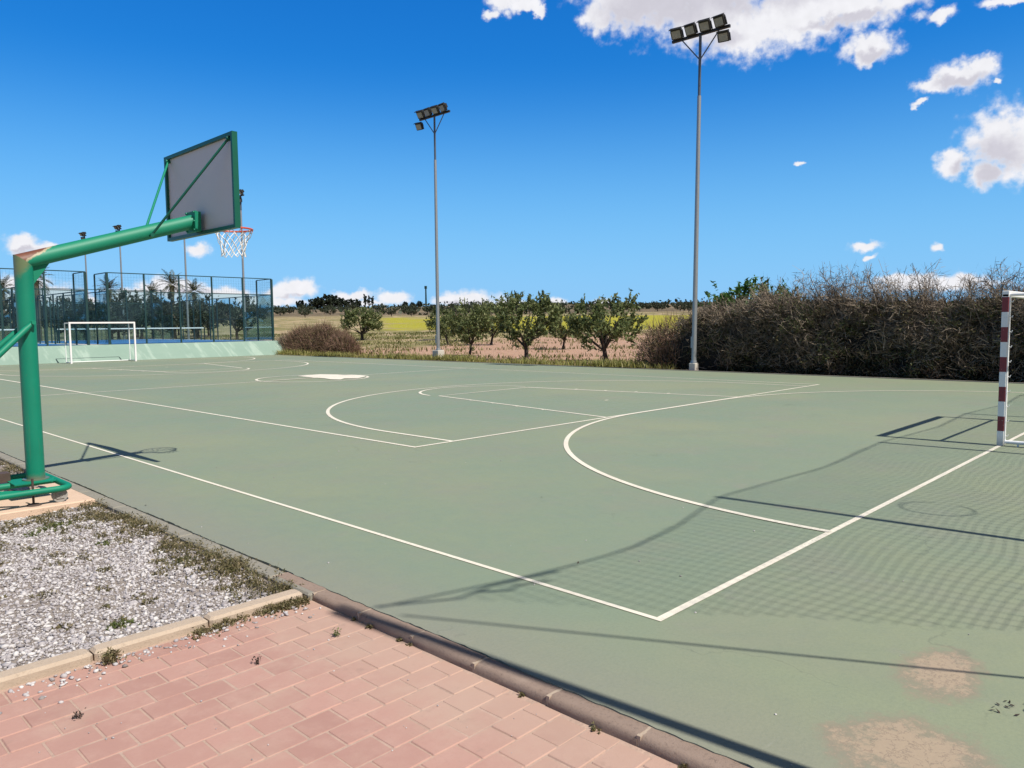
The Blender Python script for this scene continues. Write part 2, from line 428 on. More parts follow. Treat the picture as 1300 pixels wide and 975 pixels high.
M['shade_leaf'] = leafmat('base_shade_leaf', [(.010, .013, .006), (.022, .027, .012), (.05, .052, .024), (.10, .095, .05)], .1)  # leaves coloured near black to carry the shade of the hedge base
M['hedge_leaf'] = leafmat('olive_green_leaf', [(.035, .05, .016), (.08, .095, .03), (.155, .16, .06)], .25)
M['core'] = simple('shade_core', (.010, .009, .007), .95, var=.3, vscale=4)  # near black: shade inside hedge and bushes painted as a solid
M['twig_red'] = leafmat('red_brown_twigs', [(.09, .05, .034), (.17, .098, .068), (.25, .16, .12), (.16, .13, .05)], .05, .8)
M['grass'] = leafmat('dry_grass', [(.17, .18, .04), (.28, .27, .075), (.44, .38, .16), (.22, .25, .055)], .45)
M['weed'] = leafmat('weed_leaf', [(.08, .078, .03), (.17, .145, .065), (.34, .27, .16), (.12, .12, .045)], .35)
M['field_weed'] = leafmat('field_weed', [(.08, .09, .025), (.15, .155, .045), (.26, .24, .09), (.11, .125, .035)], .35)
M['weed_green'] = leafmat('fresh_weed', [(.07, .095, .025), (.13, .155, .045), (.22, .21, .08)], .3)
M['dry'] = leafmat('dry_leaf', [(.03, .022, .015), (.07, .05, .035)], .1)
def stone_mat():
    m, t, b = newmat('white_gravel')
    r = t.island(); cr = t.n('ShaderNodeValToRGB'); t.l(r, cr.inputs[0])
    el = cr.color_ramp.elements
    for i, (po, c) in enumerate(((0, (.20, .175, .165)), (.2, (.33, .30, .305)), (.75, (.45, .42, .425)), (1, (.60, .57, .555)))):
        if i > 1: el.new(.5)
        el[i].position = po; el[i].color = (*c, 1)
    t.l(cr.outputs[0], b.inputs['Base Color']); b.inputs['Roughness'].default_value = .8
    return m
M['stone'] = stone_mat()

# ------------------------------------------------------------------ sun, sky, camera
SUN = Vector((.06, -.737, 1.)).normalized()
EL = math.asin(SUN.z); ROT = math.atan2(SUN.x, SUN.y)
sl = bpy.data.lights.new('sun', 'SUN'); sl.energy = 4.3; sl.angle = R(.53); sl.color = (1., .955, .88)
so = bpy.data.objects.new('sun', sl); COL.objects.link(so)
so.rotation_euler = SUN.to_track_quat('Z', 'Y').to_euler(); so.location = (0, -20, 40)

# clouds: azimuth, elevation, half width, half height (degrees)
CLOUDS = [(37.49, 21.08, 1.47, 1.24), (35.25, 21.91, 3.35, 2.16), (31.39, 22.18, 5.98, 2.86), (29.49, 20.61, 4.02, 2.35), (27.09, 19.24, 3.25, 1.71), (24.01, 19.91, 4.04, 1.94), (20.57, 20.07, 4.09, 1.61), (17.77, 20.24, 2.07, 1.22), (28.2, 24.11, 12.63, 2.63), (15.48, 18.71, 1.15, 0.48), (19.32, 17.53, 1.8, 1.02), (19.63, 16.83, 0.95, 0.56), (11.53, 18.89, 1.63, 0.38), (13.98, 15.08, 1.98, 1.0), (12.97, 15.55, 1.01, 0.63), (15.62, 14.78, 1.34, 0.56), (16.4, 13.82, 0.41, 0.28), (12.02, 14.59, 0.37, 0.22), (11.91, 11.31, 2.16, 1.85), (10.74, 10.6, 2.11, 2.39), (14.25, 9.99, 1.05, 0.96), (12.51, 9.23, 1.1, 1.05), (19.36, 5.09, 1.06, 0.37), (15.07, 4.8, 0.45, 0.35), (19.0, 4.28, 0.34, 0.21), (23.75, 10.89, 0.41, 0.21), (44.32, 22.22, 1.37, 0.85), (45.36, 21.37, 0.74, 0.43), (42.72, 22.02, 1.26, 0.47), (41.87, 21.71, 0.69, 0.29), (76.37, 5.38, 1.09, 0.68), (75.21, 5.04, 0.94, 0.44), (66.08, 5.4, 0.96, 0.48), (59.56, 2.81, 1.42, 0.79), (60.76, 2.47, 1.19, 0.56), (61.64, 1.91, 2.67, 0.45), (55.58, 2.24, 1.92, 0.4), (52.73, 2.06, 1.49, 0.58), (56.15, 1.78, 3.94, 0.34), (47.03, 1.9, 2.58, 0.76), (48.67, 1.8, 1.52, 0.52), (45.16, 1.59, 2.94, 0.41), (40.57, 1.54, 0.82, 0.53), (37.24, 1.44, 0.93, 0.52), (16.83, 2.69, 2.04, 0.47), (13.46, 2.61, 1.48, 0.5), (15.22, 2.32, 4.06, 0.41), (74.53, 2.22, 1.75, 0.8), (76.41, 2.94, 1.68, 0.69), (68.02, 2.75, 2.26, 0.75), (70.44, 2.2, 1.89, 0.63), (64.51, 2.35, 2.37, 0.55), (72.55, 1.67, 7.27, 0.36), (76.89, 1.7, 2.49, 0.69)]
GREYS = [(32.48, 21.57, 5.21, 1.68), (26.6, 21.78, 6.23, 1.36), (35.25, 21.06, 2.24, 1.05), (29.47, 19.09, 1.93, 0.67), (12.0, 10.21, 1.5, 1.13), (13.67, 9.64, 0.61, 0.58), (12.38, 9.03, 0.76, 0.86), (14.05, 14.73, 1.47, 0.37), (19.16, 16.95, 1.04, 0.42), (20.56, 19.35, 2.89, 0.36), (59.47, 2.25, 1.2, 0.17), (46.92, 1.55, 2.35, 0.23), (66.79, 2.44, 1.5, 0.22), (76.31, 4.99, 0.84, 0.19)]
SKY_CURVE = ((.20, 1.68), (.82, .955), (1.93, .67))      # per channel gain and contrast of the clear sky
def world():
    w = bpy.data.worlds.new('World'); scene.world = w; w.use_nodes = True
    t = NT(w.node_tree); bg = w.node_tree.nodes['Background']; bg.inputs['Strength'].default_value = .1
    sky = t.n('ShaderNodeTexSky', sky_type='NISHITA'); sky.sun_disc = False
    sky.sun_elevation = EL; sky.sun_rotation = ROT; sky.altitude = 200
    sky.air_density = 1.0; sky.dust_density = .2; sky.ozone_density = 3.0
    hs = t.n('ShaderNodeHueSaturation'); hs.inputs['Saturation'].default_value = 1.25; hs.inputs['Value'].default_value = 1.0; hs.inputs['Hue'].default_value = .5
    t.l(sky.outputs[0], hs.inputs['Color'])
    sx = t.n('ShaderNodeSeparateColor'); t.l(hs.outputs[0], sx.inputs[0]); cx_ = t.n('ShaderNodeCombineColor')
    for i, (a_, p_) in enumerate(SKY_CURVE):
        t.l(t.math('MULTIPLY', a_, t.math('POWER', t.math('MAXIMUM', sx.outputs[i], 0.), p_)), cx_.inputs[i])
    base = cx_.outputs[0]; low_air = (1.75, 4.25, 7.1)
    d = t.n('ShaderNodeTexCoord').outputs['Generated']
    nrm = t.n('ShaderNodeVectorMath', operation='NORMALIZE'); t.l(d, nrm.inputs[0])
    sep = t.n('ShaderNodeSeparateXYZ'); t.l(nrm.outputs[0], sep.inputs[0])
    az = t.math('MULTIPLY', t.math('ARCTAN2', sep.outputs[1], sep.outputs[0]), 180 / math.pi)
    el = t.math('MULTIPLY', t.math('ARCSINE', sep.outputs[2]), 180 / math.pi)
    cb = t.n('ShaderNodeCombineXYZ'); t.l(az, cb.inputs[0]); t.l(el, cb.inputs[1]); ae = cb.outputs[0]
    base = t.mix(t.step(el, .0, 19., .9, 0), base, low_air)
    # ragged outlines: the coordinates are pushed about by noise before the clouds are looked up
    wn = t.n('ShaderNodeTexNoise'); wn.inputs['Scale'].default_value = .9; wn.inputs['Detail'].default_value = 6; wn.inputs['Roughness'].default_value = .55
    t.l(ae, wn.inputs['Vector'])
    wv = t.n('ShaderNodeVectorMath', operation='SUBTRACT'); t.l(wn.outputs['Color'], wv.inputs[0]); wv.inputs[1].default_value = (.5, .5, .5)
    ws = t.n('ShaderNodeVectorMath', operation='SCALE'); t.l(wv.outputs[0], ws.inputs[0])
    t.l(t.step(el, 1., 14., .9, 1.7, False), ws.inputs['Scale'])
    wa = t.n('ShaderNodeVectorMath', operation='ADD'); t.l(ae, wa.inputs[0]); t.l(ws.outputs[0], wa.inputs[1])
    def field(blobs, vec):
        acc = None
        for a, e, ra, re in blobs:
            mp = t.n('ShaderNodeMapping', vector_type='TEXTURE'); t.l(vec, mp.inputs[0])
            mp.inputs[1].default_value = (a, e, 0); mp.inputs[3].default_value = (ra, re, 1)
            ln = t.n('ShaderNodeVectorMath', operation='LENGTH'); t.l(mp.outputs[0], ln.inputs[0])
            s = t.math('SUBTRACT', 1., ln.outputs['Value'])
            acc = s if acc is None else t.math('MAXIMUM', acc, s)
        return acc
    F = field(CLOUDS, wa.outputs[0])
    fb = t.noise(ae, 1.2, 7, .52); fb2 = t.noise(ae, .55, 6, .6)
    F = t.math('ADD', F, t.math('MULTIPLY', t.math('SUBTRACT', fb, .54), 1.25))
    alpha = t.math('POWER', t.step(F, -.34, .44), 1.5)
    G = field(GREYS, wa.outputs[0])
    G = t.math('ADD', G, t.math('MULTIPLY', t.math('SUBTRACT', fb2, .5), .8))
    grey = t.step(G, -.45, .5, 0, 1.)
    grey = t.math('MULTIPLY', grey, t.step(F, .05, .5))
    texture = t.step(fb, .3, .7, .95, 1.03, False)
    cc = t.mix(grey, (6.7, 6.7, 7.0), (4.75, 4.65, 5.2))
    cm = t.n('ShaderNodeMix', data_type='RGBA', blend_type='MULTIPLY'); cm.inputs[0].default_value = 1
    t.l(cc, cm.inputs[6]); cx = t.n('ShaderNodeCombineXYZ')
    for i in range(3): t.l(texture, cx.inputs[i])
    t.l(cx.outputs[0], cm.inputs[7])
    # unseen overhead sky: dimmed against blue shade, with an added pale veil of cloud
    high = t.step(el, 27., 55.)
    deep = t.mix(high, base, t.mix(.92, base, (.0, .0, .0)))
    ambient_veil = t.math('MULTIPLY', high, t.step(t.noise(ae, .09, 5, .6),   .46, .60, 0, .42))
    # whitish glare added to the unseen sun half of the sky, neutralising blue shade
    side = t.math('MULTIPLY', t.step(sep.outputs[1], -.05, -.55), .8)
    deep = t.mix(side, deep, (2.3, 2.25, 2.05))
    t.l(t.mix(ambient_veil, t.mix(alpha, deep, cm.outputs[2]), (3.2, 3.05, 2.5)), bg.inputs['Color'])
world()

cam = bpy.data.cameras.new('camera'); co = bpy.data.objects.new('camera', cam); COL.objects.link(co); scene.camera = co
cam.sensor_width = 36; cam.lens = 968.4 / 1300 * 36; cam.clip_end = 8000; cam.clip_start = .05
r_ = Vector((0.69456806, -0.71934981, -0.01053842)); u_ = Vector((0.06255944, 0.04579843, 0.99698988)); f_ = Vector((0.71670184, 0.6931366, -0.07681225))
CAM = Vector((-3.6362, -2.3649, 1.6937))
mw = Matrix(((r_.x, u_.x, -f_.x, CAM.x), (r_.y, u_.y, -f_.y, CAM.y), (r_.z, u_.z, -f_.z, CAM.z), (0, 0, 0, 1)))
co.matrix_world = mw
scene.view_settings.view_transform = 'Standard'; scene.view_settings.look = 'None'
scene.view_settings.exposure = .42; scene.view_settings.gamma = 1

# ------------------------------------------------------------------ terrain
FX, FY = math.cos(R(44.04)), math.sin(R(44.04))          # into the fields
LX, LY = -FY, FX                                          # along them, to the left
KV = np.array([-60, 45, 60, 100, 150, 250, 420, 620, 900, 1300, 3500.])
KZ = np.array([-.12, -.10, .12, .85, 2.3, 5.2, 10.6, 17.2, 21.5, 20., -10.])
def zt(x, y):
    x = np.asarray(x, float); y = np.asarray(y, float)
    v = (x - CAM.x) * FX + (y - CAM.y) * FY; w = (x - CAM.x) * LX + (y - CAM.y) * LY
    z = np.interp(v, KV, KZ)
    k = np.clip((v - 60) / 200, 0, 1)
    z = z + k * (.9 * np.sin(w * .011 + v * .004) + .5 * np.sin(w * .027 + 1.3 + v * .01)) + np.clip((v - 48) / 30, 0, 1) * .12 * np.sin(x * .31) * np.sin(y * .27)
    return z
def vw(v, w):
    return CAM.x + v * FX + w * LX, CAM.y + v * FY + w * LY
def make_terrain():
    rad = np.concatenate([[0], np.geomspace(2.5, 3300, 74)]); na = 160
    V = [(0, 0, -.14)]; F = []
    for i, r in enumerate(rad[1:]):
        a = np.arange(na) * 2 * np.pi / na
        x = 8 + r * np.cos(a); y = 15 + r * np.sin(a)
        V += list(zip(x, y, zt(x, y)))
    V[0] = (8, 15, -.14)
    f4 = []
    for i in range(len(rad) - 2):
        for j in range(na):
            j2 = (j + 1) % na; a = 1 + i * na
            f4.append((a + j, a + na + j, a + na + j2, a + j2))
    mb = MB(); mb.add(V, f4); mb.add([V[0]] + V[1:na + 1], [(0, 1 + j, 1 + (j + 1) % na) for j in range(na)])
    o = mb.build('ground', M['field'], smooth=True); tag(o, 'pinkish dry field soil with weedy strips and a yellow green field rising to the horizon', 'field', kind='structure')
make_terrain()

# ------------------------------------------------------------------ court slab, markings
def make_court():
    rng = random.Random(3)
    left = []; y = -6.
    while y < 41.6:
        left.append((-1.0 + rng.uniform(-.006, .007) + .006 * math.sin(y * 3.1), y)); y += .045
    right = [(20.35, 41.75), (20.3, -6.)]
    poly = left + [(-1.0, 41.75)] + right
    poly = poly[::-1]
    mb = MB(); mb.prism(poly, -.1, 0.)
    o = mb.build('court_floor', M['court']); tag(o, 'worn sage green sports court surface', 'court', kind='structure')
    mb = MB(); mb.box((20.43, 17.8, -.03), (.13, 47.6, .09)); o = mb.build('court_edging', M['kerb_grey']); tag(o, 'pale concrete edging along the far side of the court', 'kerb', kind='structure')
make_court()

mk = MB(); zl = [.0035]
LW = .05
def strip(pts, w=LW, closed=False):
    pts = [Vector((p[0], p[1])) for p in pts]; n = len(pts); z = zl[0]; zl[0] += .00035
    L = []; Rr = []
    for i in range(n):
        if closed: a, b = pts[i - 1], pts[(i + 1) % n]
        else: a, b = pts[max(i - 1, 0)], pts[min(i + 1, n - 1)]
        t = (b - a).normalized(); nn = Vector((-t.y, t.x))
        if not closed and 0 < i < n - 1:
            t1 = (pts[i] - pts[i - 1]).normalized(); n1 = Vector((-t1.y, t1.x)); k = max(.4, nn.dot(n1)); ww = w / 2 / k
        else: ww = w / 2
        L.append(pts[i] + nn * ww); Rr.append(pts[i] - nn * ww)
    vs = [(p.x, p.y, z) for p in L] + [(p.x, p.y, z) for p in Rr]
    m = n if closed else n - 1
    mk.add(vs, [(n + i, n + (i + 1) % n, (i + 1) % n, i) for i in range(m)])
def arc(cx, cy, r, a0, a1, n=48):
    return [(cx + r * math.cos(R(a0 + (a1 - a0) * i / n)), cy + r * math.sin(R(a0 + (a1 - a0) * i / n))) for i in range(n + 1)]
# handball court: near side line, both goal lines, half-way line
strip([(19.98, 0), (-.019, 0)], .05)
strip([(0, .025), (0, 39.975)], .038)
strip([(-.019, 40), (19.98, 40)], .05)
strip([(.0275, 20.1), (17., 20.1)], .07)
for s in (0, 1):
    f = (lambda p: p) if s == 0 else (lambda p: (20 - p[0], 40 - p[1]))
    # basketball: boundary half, three point line, trapezoid lane, free throw circle
    strip([f(p) for p in ((3.03, 20.1), (3.03, 5.99), (16.97, 5.99), (16.97, 20.1))], .06 + .02 * s)
    strip([f(p) for p in [(3.74, 6.0)] + arc(10, 7.5, 6.26, 180, 0, 80) + [(16.26, 6.0)]], .068 + .02 * s)
    strip([f(p) for p in ((7.47, 6.0), (8.38, 11.72), (11.55, 11.72), (12.45, 6.0))], .066 + .02 * s)
    strip([f(p) for p in arc(10, 11.72, 1.72, 172, 8, 40)], .068 + .02 * s)
    # goal area line
    strip([f(p) for p in arc(8.45, 0, 5.96, 180, 90, 50) + arc(11.55, 0, 5.96, 90, 0, 50)], .066 + .02 * s)
    for k in range(4):     # lane marks
        q = f((7.47 + .16 * (1.75 + .85 * k) - .04, 6 + 1.75 + .85 * k)); mk.box((q[0], q[1], .006), (.10, .05, .002))
        q = f((12.53 - .16 * (1.75 + .85 * k) + .04, 6 + 1.75 + .85 * k)); mk.box((q[0], q[1], .006), (.10, .05, .002))
    mk.box((*f((10., 7.9)), .006), (.12, .05, .002))
strip(arc(10, 20.05, 1.8, 0, 360 - 360 / 64, 63), .085, closed=True)
o = mk.build('court_markings', M['line']); tag(o, 'white handball and basketball court lines', 'line markings', kind='structure')
LOGO = [(10.21, 21.41), (10.72, 21.57), (11.24, 21.62), (11.48, 21.05), (11.49, 20.46), (11.82, 20.21), (11.68, 19.42), (11.35, 19.06), (10.79, 18.64), (10.53, 19.01), (10.13, 18.62), (10.0, 18.98), (10.14, 19.56), (10.12, 20.28)]
mb = MB(); mb.add([(x, y, .0125) for x, y in LOGO][::-1], [tuple(range(len(LOGO)))])
mb.box((9.55, 20.1, .0125), (2.0, .10, .002))
o = mb.build('centre_emblem', M['line']); tag(o, 'white painted emblem shape inside the centre circle', 'emblem', kind='structure')

# ------------------------------------------------------------------ kerbs, paving, gravel bed, slab
PZ = -.05
def kerb_profile(mb, x0, x1, y0, y1, top, bot, rad, m=0, lip='x0'):
    """stone along Y from y0 to y1 with a rounded edge on its x0 side"""
    k = 5; prof = [(x1, bot), (x1, top)]
    for i in range(k + 1):
        a = R(90 + 90 * i / k); prof.append((x0 + rad + rad * math.cos(a), top - rad + rad * math.sin(a)))
    prof.append((x0, bot)); n = len(prof)
    ys = np.linspace(y0, y1, 7); vs = []
    for yy in ys:
        for (x, z) in prof:
            j = random.uniform(-.0018, .0018); vs.append((x + j, yy, z + random.uniform(-.0016, .0016)))
    fs = [tuple(range(n)), tuple(range((len(ys) - 1) * n, len(ys) * n))[::-1]]
    for i in range(len(ys) - 1):
        for j in range(n): fs.append((i * n + j, (i + 1) * n + j, (i + 1) * n + (j + 1) % n, i * n + (j + 1) % n))
    mb.add(vs, fs, m)
mb = MB(); y = -4.62
while y < 1.9:
    kerb_profile(mb, -1.105 + random.uniform(-.003, .003), -1.0, y + .006, y + .494, -.004 + random.uniform(-.003, .002), -.2, .032)
    mb.box((-1.052, y + .5, -.1), (.10, .02, .188), m=1)
    y += .5
o = mb.build('kerb', [M['kerb_dark'], M['mortar']], smooth=True); tag(o, 'weathered dark kerb between red pavers and green court', 'kerb', kind='structure')
mb = MB(); y = 1.88
while y < 41:
    mb.box((-1.065, y + .25, -.055), (.13, .49, .1), ch=.012); y += .5
o = mb.build('kerb', M['kerb_grey']); tag(o, 'flush grey kerb between gravel bed and green court', 'kerb', kind='structure')
mb = MB(); x = -1.135
while x > -9:
    w = .62; mb.box((x - w / 2, 1.99 + random.uniform(-.004, .004), -.06), (w - .008, .115, .13 + random.uniform(-.008, .008)), ch=.016)
    x -= w
o = mb.build('kerb', M['kerb_beige']); tag(o, 'beige kerb of worn blocks between gravel and pavers', 'kerb', kind='structure')
# pavers
mb = MB(); L, W = .198, .163
row = 0; yy = 1.90
while yy > -4.5:
    x = -1.13 - (0 if row % 2 else L / 2) + random.uniform(-.004, .004)
    first = True
    while x > -7.5:
        w = L
        if first and row % 2 == 0: x = -1.112; w = L / 2
        first = False
        jit = random.uniform(-.003, .002)
        Mx = Matrix.Rotation(random.uniform(-.010, .010), 3, 'Z') @ Matrix.Rotation(random.uniform(-.007, .007), 3, 'Y')
        mb.box((x - w / 2, yy - W / 2 + random.uniform(-.0015, .0015), PZ - .03 + jit), (w - .0065, W - .0065, .06), Mx, ch=.0042)
        x -= w
    yy -= W; row += 1
o = mb.build('paving', M['paver']); tag(o, 'faded red rectangular pavers with sandy joints', 'paving', kind='structure')
mb = MB(); mb.box((-4.6, -1.4, PZ - .0335), (7.2, 6.9, .06)); o = mb.build('paving_bed', M['sand']); tag(o, 'pale sand in the paver joints', 'sand', kind='structure')

def bed_z(x, y):
    return -.045 + .018 * np.sin(x * 3.1 + y * 1.7) * np.sin(y * 2.3 - x) + .012 * np.sin(x * 7 + 2) * np.sin(y * 6.1)
nx, ny = 90, 90
gx = np.linspace(-9, -1.13, nx); gy = np.linspace(2.06, 12.5, ny)
X, Y = np.meshgrid(gx, gy); V = np.stack([X.ravel(), Y.ravel(), bed_z(X, Y).ravel()], 1)
idx = np.arange(nx * ny).reshape(ny, nx)
F = np.stack([idx[:-1, :-1].ravel(), idx[:-1, 1:].ravel(), idx[1:, 1:].ravel(), idx[1:, :-1].ravel()], 1)
o = np_mesh('gravel_ground', V, F, M['gravel_bed'], smooth=True); tag(o, 'dusty ground under the gravel', 'ground', kind='structure')
mb = MB()
for i in range(5):
    mb.box((-1.135 - .8 - i * 1.6, 6.78, -.05), (1.595, 1.86, .12), ch=.01)
o = mb.build('concrete_slab', M['slab']); tag(o, 'peach concrete slab under the basketball stand', 'slab', kind='structure')

# white gravel
rng = np.random.default_rng(5)
def ico():
    t = (1 + 5 ** .5) / 2
    v = np.array([(-1, t, 0), (1, t, 0), (-1, -t, 0), (1, -t, 0), (0, -1, t), (0, 1, t), (0, -1, -t), (0, 1, -t), (t, 0, -1), (t, 0, 1), (-t, 0, -1), (-t, 0, 1)], float)
    v /= np.linalg.norm(v[0])
    f = np.array([(0, 11, 5), (0, 5, 1), (0, 1, 7), (0, 7, 10), (0, 10, 11), (1, 5, 9), (5, 11, 4), (11, 10, 2), (10, 7, 6), (7, 1, 8), (3, 9, 4), (3, 4, 2), (3, 2, 6), (3, 6, 8), (3, 8, 9), (4, 9, 5), (2, 4, 11), (6, 2, 10), (8, 6, 7), (9, 8, 1)])
    return v, f
IV, IF = ico()
def scatter_stones(name, P, size, mat, label, cat):
    n = len(P)
    v = np.repeat(IV[None], n, 0) * (1 + rng.uniform(-.32, .32, (n, 12, 1)))
    v = v * (size[:, None, None] * rng.uniform(.55, 1.15, (n, 1, 3))) * np.array([1.1, .9, .62])
    a = rng.uniform(0, 6.28, n); ca, sa = np.cos(a)[:, None], np.sin(a)[:, None]
    b = rng.normal(0, .45, n); cb, sb = np.cos(b)[:, None], np.sin(b)[:, None]
    x, y, z = v[..., 0], v[..., 1], v[..., 2]
    y, z = y * cb - z * sb, y * sb + z * cb
    x, y = x * ca - y * sa, x * sa + y * ca
    v = np.stack([x, y, z], -1) + P[:, None, :]
    F = (IF[None] + 12 * np.arange(n)[:, None, None]).reshape(-1, 3)
    o = np_mesh(name, v.reshape(-1, 3), F, mat); tag(o, label, cat, kind='stuff'); return o
def keep_gravel(x, y):
    slab = (y > 5.83) & (y < 7.73)
    return (x < -1.14) & (x > -8) & (y > 2.06) & (y < 12) & ~slab
xs = np.concatenate([rng.uniform(-3.6, -1.14, 36000), rng.uniform(-6, -1.14, 11000)]); ys = np.concatenate([rng.uniform(2.06, 5.84, 36000), rng.uniform(2.06, 12, 11000)])
k = keep_gravel(xs, ys)
# bare dusty gaps along the kerb and the slab
dens = np.sin(xs * 5.1 + 1) * np.sin(ys * 4.3) + .6 * np.sin(xs * 11 + ys * 9)
k &= ~((dens > .95) & (rng.random(len(xs)) < .55)); k &= ~((xs > -1.32) & (rng.random(len(xs)) < .55))
xs, ys = xs[k], ys[k]; sz = rng.gamma(4, .0022, len(xs)).clip(.0035, .024)
P = np.stack([xs, ys, bed_z(xs, ys) + sz * .35], 1)
scatter_stones('gravel', P, sz, M['stone'], 'white crushed stone covering the bed beside the court', 'gravel')
n = 330; t_ = rng.random(n); xs = -1.15 - rng.random(n) * 2.6; ys = 1.90 - rng.exponential(.07, n)
sz = rng.uniform(.004, .016, n); P = np.stack([xs, ys, PZ + sz * .3], 1)
n2 = 60; P2 = np.stack([rng.uniform(-3.2, -1.15, n2), rng.uniform(-.6, 1.9, n2), np.full(n2, PZ + .002)], 1); s2 = rng.uniform(.003, .009, n2)
n3 = 48; P3 = np.stack([rng.uniform(-.95, 3.2, n3), rng.uniform(-1.4, 7, n3), np.full(n3, .003)], 1); s3 = rng.uniform(.003, .009, n3)
scatter_stones('gravel', np.concatenate([P, P2, P3]), np.concatenate([sz, s2, s3]), M['stone'], 'loose white chippings kicked over pavers and court edge', 'gravel')

# ------------------------------------------------------------------ leaves / plants
def quads(C, A, B):
    """leaf quads: centre C, half length vectors A, half width vectors B (diamond-ish)"""
    n = len(C)
    V = np.stack([C - A, C - A * .1 + B, C + A, C - A * .1 - B], 1).reshape(-1, 3)
    F = np.arange(4 * n).reshape(n, 4)
    return V, F
def unit(v): return v / np.maximum(np.linalg.norm(v, axis=-1, keepdims=True), 1e-9)
def rand_dir(n, g): return unit(g.normal(0, 1, (n, 3)))
def blades(P, h, w, g, lean=.35):
    """grass blades: two-quad bent strips -> quads only"""
    n = len(P); a = g.uniform(0, 6.28, n); d = np.stack([np.cos(a), np.sin(a), 0 * a], 1); s = np.stack([-np.sin(a), np.cos(a), 0 * a], 1)
    l = g.uniform(0, lean, n)[:, None] * h[:, None]
    up = np.array([0, 0, 1.])
    p1 = P + up * h[:, None] * .55 + d * l * .35; p2 = P + up * h[:, None] * g.uniform(.75, 1, n)[:, None] + d * l * 1.2
    ww = w[:, None] * s
    V = np.stack([P - ww, P + ww, p1 + ww * .8, p1 - ww * .8, p2 + ww * .15, p2 - ww * .15], 1).reshape(-1, 3)
    b = 6 * np.arange(n)[:, None]
    F = np.concatenate([b + np.array([[0, 1, 2, 3]]), b + np.array([[3, 2, 4, 5]])], 0)
    return V, F
def cat_mesh(parts):
    Vs = []; Fs = []; o = 0
    for V, F in parts: Vs.append(V); Fs.append(F + o); o += len(V)
    return np.concatenate(Vs), np.concatenate(Fs)

def crown_mesh(seed, h, w, th, leaf, n_cl, n_shoot, n_leaf, shoot=.45, up=.75, zsq=1.0, leafw=.36, low=.25):
    g = np.random.default_rng(seed)
    # cluster centres through the crown volume, more of them near the skin
    cz = th + (h - th) * .5; rz = (h - th) * .5 * zsq
    d = rand_dir(n_cl, g); rr = g.uniform(.35, 1, n_cl) ** .6
    cen = np.stack([d[:, 0] * rr * w / 2, d[:, 1] * rr * w / 2, cz + d[:, 2] * rr * rz], 1)
    cen[:, 2] = np.maximum(cen[:, 2], th * .8 + low * (np.hypot(cen[:, 0], cen[:, 1]) / (w / 2)) * 0)
    csz = g.uniform(.55, 1.25, n_cl)
    st = np.repeat(cen, n_shoot, 0); cs = np.repeat(csz, n_shoot)
    st = st + g.normal(0, .13 * w / 3.2, st.shape) * cs[:, None]
    out = unit(st - np.array([0, 0, th + .2]))
    sd = unit(out * .7 + np.array([0, 0, up]) + g.normal(0, .45, st.shape))
    sl = g.uniform(.5, 1.2, len(st)) * shoot * cs
    t = np.tile(np.linspace(.05, 1, n_leaf), len(st))
    base = np.repeat(st, n_leaf, 0); dd = np.repeat(sd, n_leaf, 0)
    C = base + dd * (t * np.repeat(sl, n_leaf))[:, None] + g.normal(0, .03, base.shape)
    ld = unit(dd * .8 + rand_dir(len(C), g) * 1.0)
    lw = unit(np.cross(ld, rand_dir(len(C), g)))
    s = leaf * g.uniform(.6, 1.25, len(C))[:, None]
    return quads(C, ld * s, lw * s * leafw), cen
def trunk_mb(seed, cen, th, r0, lean=.0, nl=9):
    g = random.Random(seed); mb = MB()
    top = Vector((g.uniform(-.12, .12) + lean, g.uniform(-.12, .12), th))
    mb.tube([(0, 0, -.25), (0.02, 0, 0.03), top * .5 + Vector((g.uniform(-.04, .04), g.uniform(-.04, .04), 0)), top], [r0 * 1.25, r0 * 1.05, r0 * .85, r0 * .8], 9)
    order = sorted(range(len(cen)), key=lambda i: g.random())[:nl]
    for i in order:
        c = Vector(cen[i]); mid = top.lerp(c, .5) + Vector((g.uniform(-.1, .1), g.uniform(-.1, .1), -.05 + g.uniform(0, .15)))
        mb.tube([top - Vector((0, 0, .08)), top.lerp(mid, .5) + Vector((0, 0, -.05)), mid, c], [r0 * .55, r0 * .42, r0 * .28, r0 * .1], 6)
    return mb
TREES = {}
def tree(kind, name, loc, label, cat, group=None, rz=0., sc=1., sz=None):
    """first of a kind is built; later ones are copies of the thing and its parts"""
    key = kind['key']
    if key not in TREES:
        t = thing(name, loc, label, cat, group)
        (V, F), cen = crown_mesh(kind['seed'], kind['h'], kind['w'], kind['th'], kind['leaf'], kind['ncl'], kind['nsh'], kind['nlf'], kind.get('shoot', .45), kind.get('up', .75), kind.get('zsq', 1.), kind.get('lw', .36))
        np_mesh('crown', V, F, M[kind['mat']], t)
        trunk_mb(kind['seed'], cen, kind['th'], kind['r0']).build('trunk', M['bark'], t, smooth=True)
        TREES[key] = t
    else:
        t = copy_tree(TREES[key]); t.name = name
        for p in ('label', 'category', 'group'):
            if p in t: del t[p]
        tag(t, label, cat, group); t.location = loc
    t.rotation_euler = (0, 0, rz); t.scale = (sc, sc, sz or sc)
    return t
K1 = dict(key='a1', seed=11, h=3.2, w=3.5, th=.72, leaf=.12, ncl=66, nsh=8, nlf=10, mat='almond', r0=.13, shoot=.5)
K2 = dict(key='a2', seed=23, h=3.2, w=3.1, th=.68, leaf=.12, ncl=58, nsh=8, nlf=10, mat='almond', r0=.12, shoot=.55)
K3 = dict(key='a3', seed=31, h=2.8, w=2.6, th=.72, leaf=.115, ncl=52, nsh=8, nlf=9, mat='almond', r0=.10, shoot=.5)
G_ALM = 'almond trees beyond the court'
